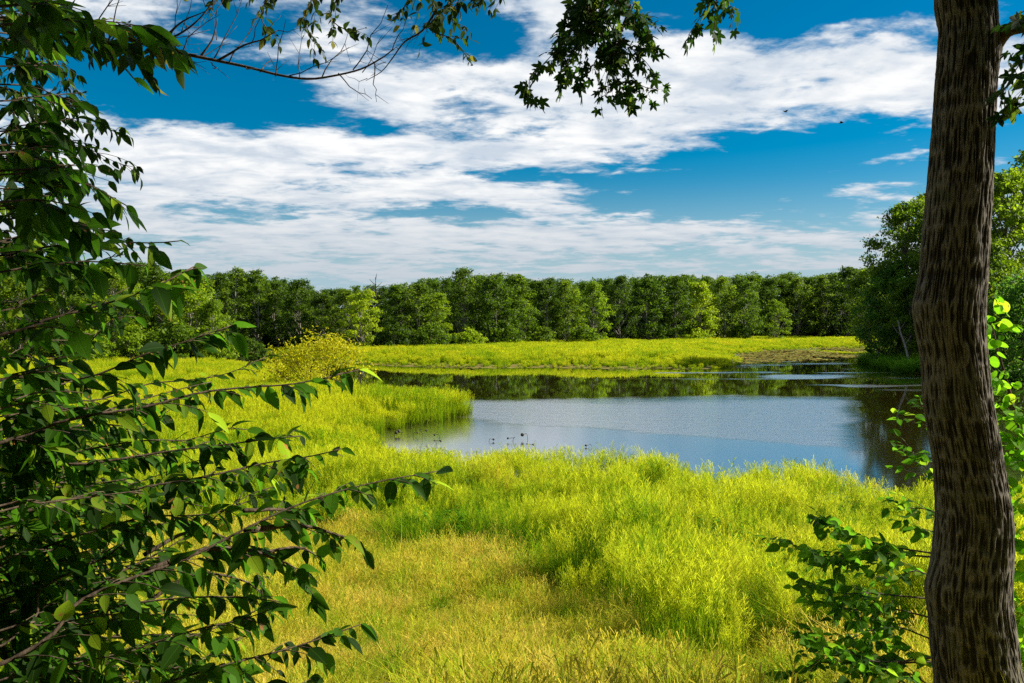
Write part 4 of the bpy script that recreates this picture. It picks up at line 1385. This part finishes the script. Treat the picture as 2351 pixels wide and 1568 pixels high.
# ------------------------------------------------------------------ trees
def make_tree(seed, H, Rr, base, nclump, per, leaf, low=0.0, nlimb=None, trunk_r=None, lean=0.0, csz=(0.20, 0.38)):
    """trunk mesh and crown mesh of one broadleaf tree, base at the origin"""
    g = np.random.default_rng(seed)
    wood, crown = MB(), MB()
    tr_ = trunk_r or H * 0.013
    bendx, bendy = g.normal(0, 0.03 * H, 2)
    lx = lean * H
    hh = np.linspace(0, 1, 8)
    TCc = np.stack([lx * hh ** 1.3 + bendx * np.sin(hh * 2.5), bendy * np.sin(hh * 3.1), hh * H * 0.93], -1)
    C, rad = spline(TCc, H * 0.05, list(tr_ * (1.15 - hh * 0.98)))
    tube(wood, C, rad, 7)
    cents, crs = [], []
    for k in range(nclump):
        t = (k + g.random()) / nclump
        t = t ** 0.85
        zc = base + (1 - base) * t
        prof = Rr * max(0.12, math.sin(math.pi * min(0.97, 0.10 + 0.90 * t ** 0.8)) ** 0.6)
        a = g.random() * 2 * math.pi + k * 2.4
        rr = prof * math.sqrt(g.uniform(0.12, 1.0)) * g.uniform(0.8, 1.12)
        i = min(len(C) - 1, int(zc / 0.93 * (len(C) - 1)))
        cents.append((C[i][0] + rr * math.cos(a), C[i][1] + rr * math.sin(a), min(zc, 1.0) * H - g.uniform(0, 0.03) * H))
        crs.append(Rr * g.uniform(*csz))
    cents = np.array(cents)
    for k in range(nclump):
        c = cents[k]
        if k % 2 == 0:
            zi = max(0.12 * H, c[2] - 0.16 * H - 0.35 * math.hypot(c[0] - lx, c[1]))
            i = min(len(C) - 1, int(zi / (0.93 * H) * (len(C) - 1)))
            mid = (C[i] + c) / 2 + np.array([0, 0, -0.02 * H])
            Cl, rl = spline([C[i], mid, c], H * 0.06, [rad[i] * 0.5, rad[i] * 0.3, 0.02])
            tube(wood, Cl, rl, 5)
        n = int(per * g.uniform(0.6, 1.4))
        q = g.normal(0, 1, (n, 3))
        q = nrmz(q) * (g.random(n) ** 0.45)[:, None] * crs[k] * np.array([1.0, 1.0, 0.62])
        # ragged: sub-twigs
        sub = nrmz(g.normal(0, 1, (7, 3))) * crs[k] * np.array([1, 1, 0.7])
        pick = g.integers(0, 7, n)
        m2 = g.random(n) < 0.55
        q[m2] = sub[pick[m2]] * g.uniform(0.5, 1.25, m2.sum())[:, None] + g.normal(0, crs[k] * 0.14, (m2.sum(), 3))
        p = c + q
        p[:, 2] = np.maximum(p[:, 2], 0.02 * H)
        nn = nrmz(nrmz(q + 1e-6) * 0.6 + g.normal(0, 0.75, (n, 3)) + np.array([0, 0, 0.45]))
        t1 = nrmz(np.cross(nn, g.normal(0, 1, (n, 3))))
        t2 = np.cross(nn, t1)
        s = leaf * g.uniform(0.55, 1.25, n)[:, None]
        Vq = np.stack([p - t1 * s, p - t2 * s * 0.55 + nn * s * 0.12, p + t1 * s, p + t2 * s * 0.55 + nn * s * 0.12], 1).reshape(-1, 3)
        col = np.zeros((n, 4, 3))
        col[..., 0] = g.random(n)[:, None]
        col[..., 1] = g.random()
        crown.add(Vq, np.arange(n * 4).reshape(-1, 4), col.reshape(-1, 3))
    return wood.mesh('trunk', True), crown.mesh('crown')


PROTO = {}


def proto(key, *a, **k):
    PROTO[key] = (k.get('H', a[1]), make_tree(*a, **k))


# key: seed, H, R, crown base, clumps, leaves per clump, leaf size
proto('oak', 1, 15, 4.2, 0.08, 110, 85, 0.20, csz=(0.16, 0.30))
proto('round', 2, 14, 4.0, 0.05, 110, 85, 0.20, csz=(0.16, 0.30))
proto('tall', 3, 17, 3.6, 0.10, 110, 85, 0.20, csz=(0.17, 0.32))
proto('poplar', 4, 17, 2.9, 0.14, 56, 90, 0.23)
proto('broad', 5, 13, 4.6, 0.05, 120, 85, 0.20, csz=(0.15, 0.28))
proto('loose', 6, 15, 3.8, 0.12, 80, 85, 0.20, csz=(0.15, 0.30))
proto('small', 7, 7, 2.9, 0.06, 40, 90, 0.20)
proto('under', 8, 4.5, 2.8, 0.02, 30, 100, 0.20)
TRUNKM, CROWNM = {}, {}


def place_tree(name, key, x, y, H, label, mat, rz, group=None, bark='far_bark', width=1.0, cat='tree', z=None):
    H0, (wme, cme) = PROTO[key]
    z = gz(x, y) - 0.05 if z is None else z
    root = empty(name, (x, y, z), rz)
    tag(root, label, cat, group)
    s = H / H0
    for nm, me, mt, store in (('trunk', wme, bark, TRUNKM), ('crown', cme, mat, CROWNM)):
        k2 = (key, mt)
        if k2 not in store:
            m2 = me.copy()
            m2.materials.clear()
            m2.materials.append(M[mt])
            store[k2] = m2
        o = bpy.data.objects.new(nm, store[k2])
        COL.objects.link(o)
        o.parent = root
        o.scale = (s * width, s * width, s)
    return root


def top_h(Y, py):
    return at(1175, py, Y).z


# edge of the wood, left to right: photo column, metres away, photo row of the top, kind, tone, label
rgt = np.random.default_rng(91)
WOOD = [
    (40, 92, 640, 'oak', 'crown', 'shaded tree half hidden behind the dark sprays at the left edge'),
    (150, 98, 622, 'round', 'crown_light', 'sunlit round tree seen between the sprays at far left'),
    (255, 96, 612, 'oak', 'crown_light', 'sunlit oak behind the hanging spray tip, left of the tallest left tree'),
    (345, 100, 598, 'tall', 'crown', 'tallest tree of the left wood, its top just below the hanging leaf spray'),
    (425, 98, 622, 'broad', 'crown_light', 'broad sunlit tree filling the wood left of the dark water inlet'),
    (492, 96, 690, 'round', 'crown_light', 'yellowish green tree at the corner of the left wood beside the inlet'),
    (465, 116, 624, 'loose', 'crown_dark', 'dark loose crowned tree sticking up behind the left wood'),
    (545, 138, 618, 'poplar', 'crown', 'narrow upright tree with pointed top above the inlet, left of a twin'),
    (590, 140, 622, 'poplar', 'crown', 'narrow upright tree with pointed top directly above the inlet water'),
    (640, 142, 642, 'tall', 'crown', 'tall mid green tree rising behind the left half of the yellow bush'),
    (690, 140, 648, 'oak', 'crown', 'mid green oak behind the crown of the yellow bush'),
    (740, 136, 664, 'round', 'crown_dark', 'dark round tree at the dip in the skyline, right above the yellow bush'),
    (795, 130, 662, 'oak', 'crown_dark', 'dark oak just right of the skyline dip beyond the yellow bush'),
    (838, 121, 668, 'loose', 'crown_light', 'light green tree leaning out over the marsh edge, right of the yellow bush'),
    (905, 127, 650, 'tall', 'crown', 'tall tree left of the highest middle crowns, bare twigs beside its top'),
    (960, 130, 640, 'loose', 'crown_dark', 'dark airy tree with a flat top left of the highest middle crown'),
    (1015, 132, 672, 'tall', 'crown_light', 'thin yellowish tree with pale stems in front of the middle wood'),
    (1065, 140, 624, 'oak', 'crown_dark', 'dark oak whose crown is the highest point of the middle wood'),
    (1130, 142, 632, 'broad', 'crown', 'broad tree right of the highest middle crown'),
    (1185, 146, 632, 'round', 'crown', 'round topped tree in mid wood above the lake dark reflection'),
    (1240, 150, 638, 'tall', 'crown_dark', 'tall dark tree right of the round topped one in mid wood'),
    (1300, 152, 640, 'oak', 'crown', 'oak reaching low to the marsh grass near the middle of the wood'),
    (1360, 156, 642, 'round', 'crown_light', 'greener round tree at the bulge of the wood toward the marsh'),
    (1425, 168, 640, 'oak', 'crown_dark', 'dark oak standing back where the wood steps away from the marsh'),
    (1490, 172, 638, 'broad', 'crown', 'broad mid green tree behind the widest part of the marsh'),
    (1550, 176, 632, 'tall', 'crown', 'tall tree peaking left of the two flying birds, behind the marsh'),
    (1605, 180, 640, 'round', 'crown_light', 'light green tree behind the marsh corner by the lily leaves'),
    (1660, 184, 634, 'oak', 'crown', 'oak above the lily leaf bay on its left side'),
    (1715, 184, 642, 'loose', 'crown', 'loose crowned tree just left of the bright leaning tree by the bay'),
    (1780, 180, 690, 'loose', 'crown_light', 'bright yellow green tree leaning right into the dark bay of the wood'),
    (1830, 205, 632, 'oak', 'crown_dark', 'shaded tree in the dark bay of the wood, leftmost there'),
    (1885, 205, 632, 'tall', 'crown_dark', 'shaded tall tree in the middle of the dark bay of the wood'),
    (1945, 200, 622, 'round', 'crown_dark', 'shaded round tree in the dark bay next to the right shore trees'),
    (1990, 190, 612, 'oak', 'crown', 'sunlit tree top rising just left of the big right shore tree'),
]
for (px, Y, ty, key, tone, lab) in WOOD:
    X = at(px, 740, Y).x
    H = top_h(Y, ty + rgt.uniform(-10, 8)) - 0.3
    place_tree('woodland_tree', key, X, Y, H, lab, tone, rgt.random() * 6.28, 'trees along the edge of the wood', width=rgt.uniform(0.95, 1.25) * (1.0 if H > 12 else 1.2))

# undergrowth at the foot of the wood
UND = [(300, 90, 'crown_light', 'sunlit bush under the left wood, half behind the sprays'), (200, 84, 'crown_light', 'pale bright bush between sprays at the far left meadow edge'),
       (400, 92, 'crown', 'mid green bush at the foot of the left wood'), (490, 93, 'crown_light', 'rounded bush on the meadow corner left of the inlet'),
       (572, 101, 'crown', 'small round bush standing alone in the inlet water'), (700, 128, 'crown_dark', 'dark bush behind the right half of the yellow bush'),
       (905, 122, 'crown_dark', 'dark bush at the left end of the far marsh'), (990, 124, 'crown', 'bush at the wood foot below the thin yellowish tree'),
       (1080, 132, 'crown_light', 'light bush at the foot of the highest middle tree'), (1160, 138, 'crown', 'low bush at the wood foot near mid marsh'),
       (1250, 142, 'crown_dark', 'dark bush under the tall dark tree of mid wood'), (1340, 148, 'crown', 'bush at the bulge of the wood toward the marsh'),
       (1600, 172, 'crown_light', 'light bush at the wood foot behind the marsh corner'), (1700, 180, 'crown', 'bush under the trees left of the dark bay')]
for (px, Y, tone, lab) in UND:
    X = at(px, 740, Y).x
    place_tree('bush', 'under', X, Y, rgt.uniform(3.2, 5.0), lab, tone, rgt.random() * 6.28, 'bushes along the foot of the wood', cat='bush', width=1.2)

# the deep wood behind, one mass
H0, (wme, cme) = PROTO['oak']
def mesh_np(me):
    v = np.empty(len(me.vertices) * 3, np.float32)
    me.vertices.foreach_get('co', v)
    f = np.empty(len(me.loops), np.int32)
    me.loops.foreach_get('vertex_index', f)
    c = np.empty(len(me.vertices) * 4, np.float32)
    me.color_attributes['Col'].data.foreach_get('color', c)
    return v.reshape(-1, 3), f.reshape(-1, 4), c.reshape(-1, 4)[:, :3]


mb = MB()
tops = np.array([(-300, 640), (0, 630), (330, 612), (450, 635), (560, 632), (660, 650), (740, 668), (860, 664), (980, 648), (1080, 636), (1300, 646), (1560, 640), (1850, 636), (1980, 625), (2100, 640), (2700, 640)])
FL = np.array([(-300, 112), (300, 114), (450, 122), (520, 150), (700, 152), (850, 142), (1000, 148), (1300, 168), (1700, 200), (1800, 214), (2000, 214), (2200, 190), (2700, 190)])
for row in range(3):
    px = -260.0
    while px < 2450:
        key = ['oak', 'round', 'tall', 'broad'][rgt.integers(4)]
        H0, (wme, cme) = PROTO[key]
        v, f, c = mesh_np(cme)
        Y = np.interp(px, FL[:, 0], FL[:, 1]) + row * 9 + rgt.uniform(-2, 3)
        H = top_h(Y, np.interp(px, tops[:, 0], tops[:, 1]) + rgt.uniform(-6, 9) - row * 1.0)
        s = H / H0
        a = rgt.random() * 6.28
        keep = rgt.random(len(f)) < (0.85 if row == 0 else 0.55)
        vv = v.reshape(-1, 4, 3)[keep].reshape(-1, 3) * s
        cc = c.reshape(-1, 4, 3)[keep].reshape(-1, 3).copy()
        cc[:, 1] = cc[:, 1] * 0.6 + 0.75 * rgt.random() - 0.1
        rot = np.array([[math.cos(a), -math.sin(a), 0], [math.sin(a), math.cos(a), 0], [0, 0, 1]], np.float32)
        vv = vv @ rot.T
        X = at(px, 740, Y).x
        vv = vv * np.array([1.1, 1.1, 1]) + np.array([X, Y, gz(X, Y)])
        mb.add(vv, np.arange(len(vv)).reshape(-1, 4), cc)
        px += 3.8 / Y * FPX * rgt.uniform(0.6, 1.2)
        if row < 2:  # low growth under it
            v, f, c = mesh_np(PROTO['under'][1][1])
            for q_ in range(2):
                vv = v * rgt.uniform(0.9, 1.5) @ rot.T + np.array([X + rgt.uniform(-4, 4), Y - rgt.uniform(0, 3), gz(X, Y)])
                mb.add(vv, f, c * np.array([1, 0.6, 1]))
tag(mb.build('deep_wood', M['crown']), 'deep wood closing the view behind the trees of its edge', 'wood', None, 'stuff')

# unseen wood added around and above the viewer, shading the near trunk and sprays
bole = []
mb = MB()
for (X, Y, H) in [(-9, -5, 15), (-4, -8, 17), (1, -6, 16), (6, -8, 17), (11, -5, 15), (-13, 0, 15), (-15, 6, 14), (0, -14, 18), (-8, -13, 17), (9, -14, 18), (15, -10, 17), (3, -2.8, 13), (-5, -2.5, 13)] + [(-3.5, -0.6, -13), (1.2, -1.2, -13.5), (5.2, 0.2, -14), (-8.5, 1.5, -14)]:
    key = ['oak', 'round', 'broad'][rgt.integers(3)]
    H0, (wme, cme) = PROTO[key]
    v, f, c = mesh_np(cme)
    s_ = abs(H) / H0
    v = v * s_ * np.array([0.9, 0.9, 1])
    if H < 0:  # tall bare bole, high crown
        v = v * np.array([1.0, 1.0, 0.55]) + np.array([0, 0, abs(H) * 0.40])
        q4 = v.reshape(-1, 4, 3)
        hi = q4[:, :, 2].min(1) + gz(X, Y) > CAM_H + 1.6 + 0.46 * np.maximum(q4[:, :, 1].max(1) + Y, 0)
        v, c = q4[hi].reshape(-1, 3), c.reshape(-1, 4, 3)[hi].reshape(-1, 3)
        f = np.arange(len(v)).reshape(-1, 4)
    mb.add(v + np.array([X, Y, gz(X, Y)]), f, c)
    bole.append((X, Y, abs(H)))
nleaf_ = sum(len(a_) for fl_ in mb.f.values() for a_ in fl_)
for (X, Y, H) in bole:
    if math.hypot(X, Y) > 2.2:
        tube(mb, *spline([(X, Y, gz(X, Y) - 0.1), (X + 0.1, Y, gz(X, Y) + H * 0.4), (X, Y, gz(X, Y) + H * 0.8)], 0.5, [0.22, 0.17, 0.06]), 8)
wb_ = mb.build('added_shade_wood', M['crown_dark'])
wb_.data.materials.append(M['trunk'])
pi_ = np.zeros(len(wb_.data.polygons), np.int32)
pi_[nleaf_:] = 1
wb_.data.polygons.foreach_set('material_index', pi_)
tag(wb_, 'unseen leafy wood added around the viewpoint to shade the near trunk and sprays', 'wood', None, 'stuff')

# yellow bush out on the meadow tongue
PB = make_tree(61, 4.0, 3.4, 0.20, 56, 95, 0.11, trunk_r=0.07, lean=0.25)
yb = at(705, 872, 54)
root = empty('yellow_bush', (yb.x, yb.y, gz(yb.x, yb.y)), 0)
tag(root, 'spreading yellow leaved bush leaning over the lake from the left meadow', 'bush')
o = obj('trunk', PB[0], M['far_dark_bark'], root)
o = obj('crown', PB[1], M['crown_yellow'], root)
o.scale = (1.0, 0.8, 0.95)

# right shore
proto('shore_big', 71, 20, 6.2, 0.12, 150, 120, 0.20, csz=(0.11, 0.23))
proto('shore_mid', 72, 13, 4.6, 0.06, 110, 120, 0.17, csz=(0.12, 0.24))
proto('shore_low', 73, 8, 4.0, 0.03, 60, 150, 0.17)
SH = [
    (2085, 92, 462, 'shore_big', 'crown', 'large dark tree on the right shore, left of the furrowed trunk', 'tree', 1.0),
    (2160, 96, 425, 'shore_big', 'crown', 'tall tree mostly hidden behind the furrowed trunk', 'tree', 1.0),
    (2310, 84, 392, 'shore_big', 'crown_light', 'tall sunlit tree right of the furrowed trunk, cut by the frame edge', 'tree', 0.9),
    (2400, 90, 330, 'shore_big', 'crown_light', 'highest tree at the extreme right edge', 'tree', 1.0),
    (2050, 90, 600, 'shore_mid', 'crown_blue', 'cool green tree under the large dark tree by the water', 'tree', 0.95),
    (2095, 86, 640, 'shore_mid', 'crown', 'mid green tree leaning over the water just left of the furrowed trunk', 'tree', 0.9),
    (2030, 97, 690, 'shore_low', 'crown', 'low tree at the tip of the right shore beside the lily bay', 'tree', 0.8),
    (2265, 78, 560, 'shore_mid', 'crown', 'mid green tree right behind the furrowed trunk edge', 'tree', 1.0),
    (2345, 68, 640, 'shore_low', 'crown_blue', 'blue green low tree above the water at the right edge', 'tree', 1.0),
    (2300, 72, 700, 'shore_low', 'crown', 'low dark tree between trunk and the blue green one', 'tree', 0.9),
    (2440, 74, 600, 'shore_mid', 'crown_light', 'bright tree just entering at the right edge', 'tree', 1.0),
]
for (px, Y, ty, key, tone, lab, cat, wd) in SH:
    X = at(px, 740, Y).x
    place_tree('shore_tree', key, X, Y, top_h(Y, ty) - 0.2, lab, tone, rgt.random() * 6.28, 'trees on the right shore', bark='far_dark_bark', width=wd)

# pale leaning stems and drift on the right shore
for (pp, r, lab) in (([(2090, 842, 83), (2080, 800, 83.5), (2068, 765, 84), (2062, 735, 84.4)], 0.14, 'pale leaning stem rising from the green shore grass'),
                     ([(2022, 818, 93), (2014, 800, 93), (2006, 782, 93)], 0.16, 'short broken pale trunk leaning left over the dark bay')):
    mb = MB()
    p3 = P(*pp)
    p3[0].z = gz(p3[0].x, p3[0].y) - 0.1
    C, rad = spline(p3, 0.3, list(np.linspace(r, r * 0.5, len(p3))))
    tube(mb, C, rad, 8)
    for k in range(3):
        i = int(len(C) * (0.5 + 0.15 * k))
        tube(mb, np.array([C[i], C[i] + (0.5 * (-1) ** k, 0.2, 0.6), C[i] + (0.9 * (-1) ** k, 0.3, 1.3)]), [0.05, 0.03, 0.01], 5)
    o = mb.build('dead_tree', M['far_bark'], None, True, origin=p3[0])
    tag(o, lab, 'dead tree')
# bare snag on the skyline
sn_ = at(862, 642, 128)
mb = MB()
zb = gz(sn_.x, sn_.y)
C, rad = spline([(sn_.x, sn_.y, zb), (sn_.x + 0.2, sn_.y, zb + 6), (sn_.x, sn_.y, sn_.z + 0.4)], 0.4, [0.2, 0.15, 0.04])
tube(mb, C, rad, 6)
for k in range(9):
    i = int(len(C) * (0.62 + 0.04 * k))
    i = min(i, len(C) - 1)
    a = k * 2.2
    e = C[i] + np.array([math.cos(a) * 1.1, math.sin(a) * 1.1, 0.9])
    tube(mb, np.array([C[i], (C[i] + e) / 2 + (0, 0, -0.1), e]), [0.07, 0.05, 0.03], 4)
tag(mb.build('dead_tree', M['far_dark_bark'], None, True, origin=(sn_.x, sn_.y, zb)), 'bare dead top poking above the skyline right of the yellow bush', 'dead tree')

# stalks and seed heads standing in the shallow water
def stalk(px, py, h, kind, lab):
    x0, y0 = on_water(px, py)
    mb = MB()
    g = np.random.default_rng(int(px))
    z0 = gz(x0, y0)
    C = spline([(0, 0, z0), (0.02, 0, h * 0.6), (0.10 * g.choice([-1, 1]), 0.03, h), (0.2 * g.choice([-1, 1]), 0.05, h * 0.85)], 0.05)
    tube(mb, C, np.linspace(0.012, 0.008, len(C)), 5)
    rr = 0.075 if kind else 0.045
    a = np.linspace(0, np.pi, 6)
    tip = C[-1]
    Cp = tip + np.stack([np.zeros(6), np.zeros(6), -np.cos(a) * rr * 1.0], -1)
    tube(mb, Cp, np.sin(a) * rr + 0.004, 8)
    o = mb.build('dead_stalk', M['far_dark_bark'], None, True, origin=(x0, y0, 0))
    o.data.transform(Matrix.Translation((x0, y0, 0)))
    tag(o, lab, 'water plant', 'dead stalks in the shallow water')


for (px, py, h, k, lab) in [(1210, 1010, 0.25, 1, 'dark seed head standing highest in open water near the bank grass'), (1213, 1028, 0.14, 0, 'small dark seed head right under the highest one'),
                            (1205, 1048, 0.16, 0, 'dark seed head nearest the bank grass'), (1177, 1014, 0.16, 0, 'short hooked stalk left of the highest seed head'),
                            (1122, 1014, 0.10, 0, 'tiny stalk alone midway along the shallow water'), (968, 1008, 0.42, 0, 'tall bent brown stalk beside the grass tongue'),
                            (948, 1003, 0.2, 0, 'short stalk just left of the tall bent one'), (1008, 1006, 0.16, 0, 'short stalk right of the tall bent one'),
                            (1000, 1022, 0.2, 0, 'crooked stalk in front of the tall bent one'), (905, 1000, 0.22, 1, 'left dark seed head by the grass tongue shore'), (920, 1002, 0.18, 1, 'twin dark seed head close to the grass tongue shore'),
                            (1357, 1027, 0.08, 0, 'lone small stalk farthest right in the shallow water')]:
    stalk(px, py, h, k, lab)

# birds
m_, b = new_mat('bird_feather')
M['bird'] = finish(m_, b, principled(b, (0.012, 0.011, 0.010, 1), 0.7, 0.2))
for (px, py, Y, hd, lab) in ((1803, 256, 62, 0.4, 'small dark bird in flight before the white cloud, the higher one'), (1931, 282, 66, -0.6, 'small dark bird in flight nearer the trunk, the lower one')):
    c = at(px, py, Y)
    mb = MB()
    s = np.linspace(-0.16, 0.18, 9)
    tube(mb, np.stack([s, 0 * s, 0.01 * np.sin(s * 8)], -1), 0.048 * np.sqrt(np.clip(1 - ((s - 0.01) / 0.175) ** 2, 0.02, 1)), 8)
    s = np.linspace(0.15, 0.22, 5)
    tube(mb, np.stack([s, 0 * s, 0.02 + 0 * s], -1), [0.02, 0.03, 0.026, 0.012, 0.003], 7)
    for sg in (-1, 1):
        v = np.array([(0.09, 0.03 * sg, 0.02), (0.11, 0.16 * sg, 0.10), (0.02, 0.30 * sg, 0.10), (-0.06, 0.16 * sg, 0.085), (-0.07, 0.03 * sg, 0.015)])
        v2 = v - np.array([0, 0, 0.008])
        mb.add(np.vstack([v, v2]), [np.array([[0, 1, 2, 3, 4]]), np.array([[9, 8, 7, 6, 5]])])
    v = np.array([(-0.13, 0.02, 0.0), (-0.13, -0.02, 0.0), (-0.25, -0.05, 0.0), (-0.25, 0.05, 0.0)])
    mb.add(np.vstack([v, v - (0, 0, 0.008)]), [np.array([[0, 1, 2, 3]]), np.array([[7, 6, 5, 4]])])
    o = mb.build('bird', M['bird'])
    o.location = c
    o.rotation_euler = (0.1, 0.1, hd)
    tag(o, lab, 'bird', 'birds in the sky')
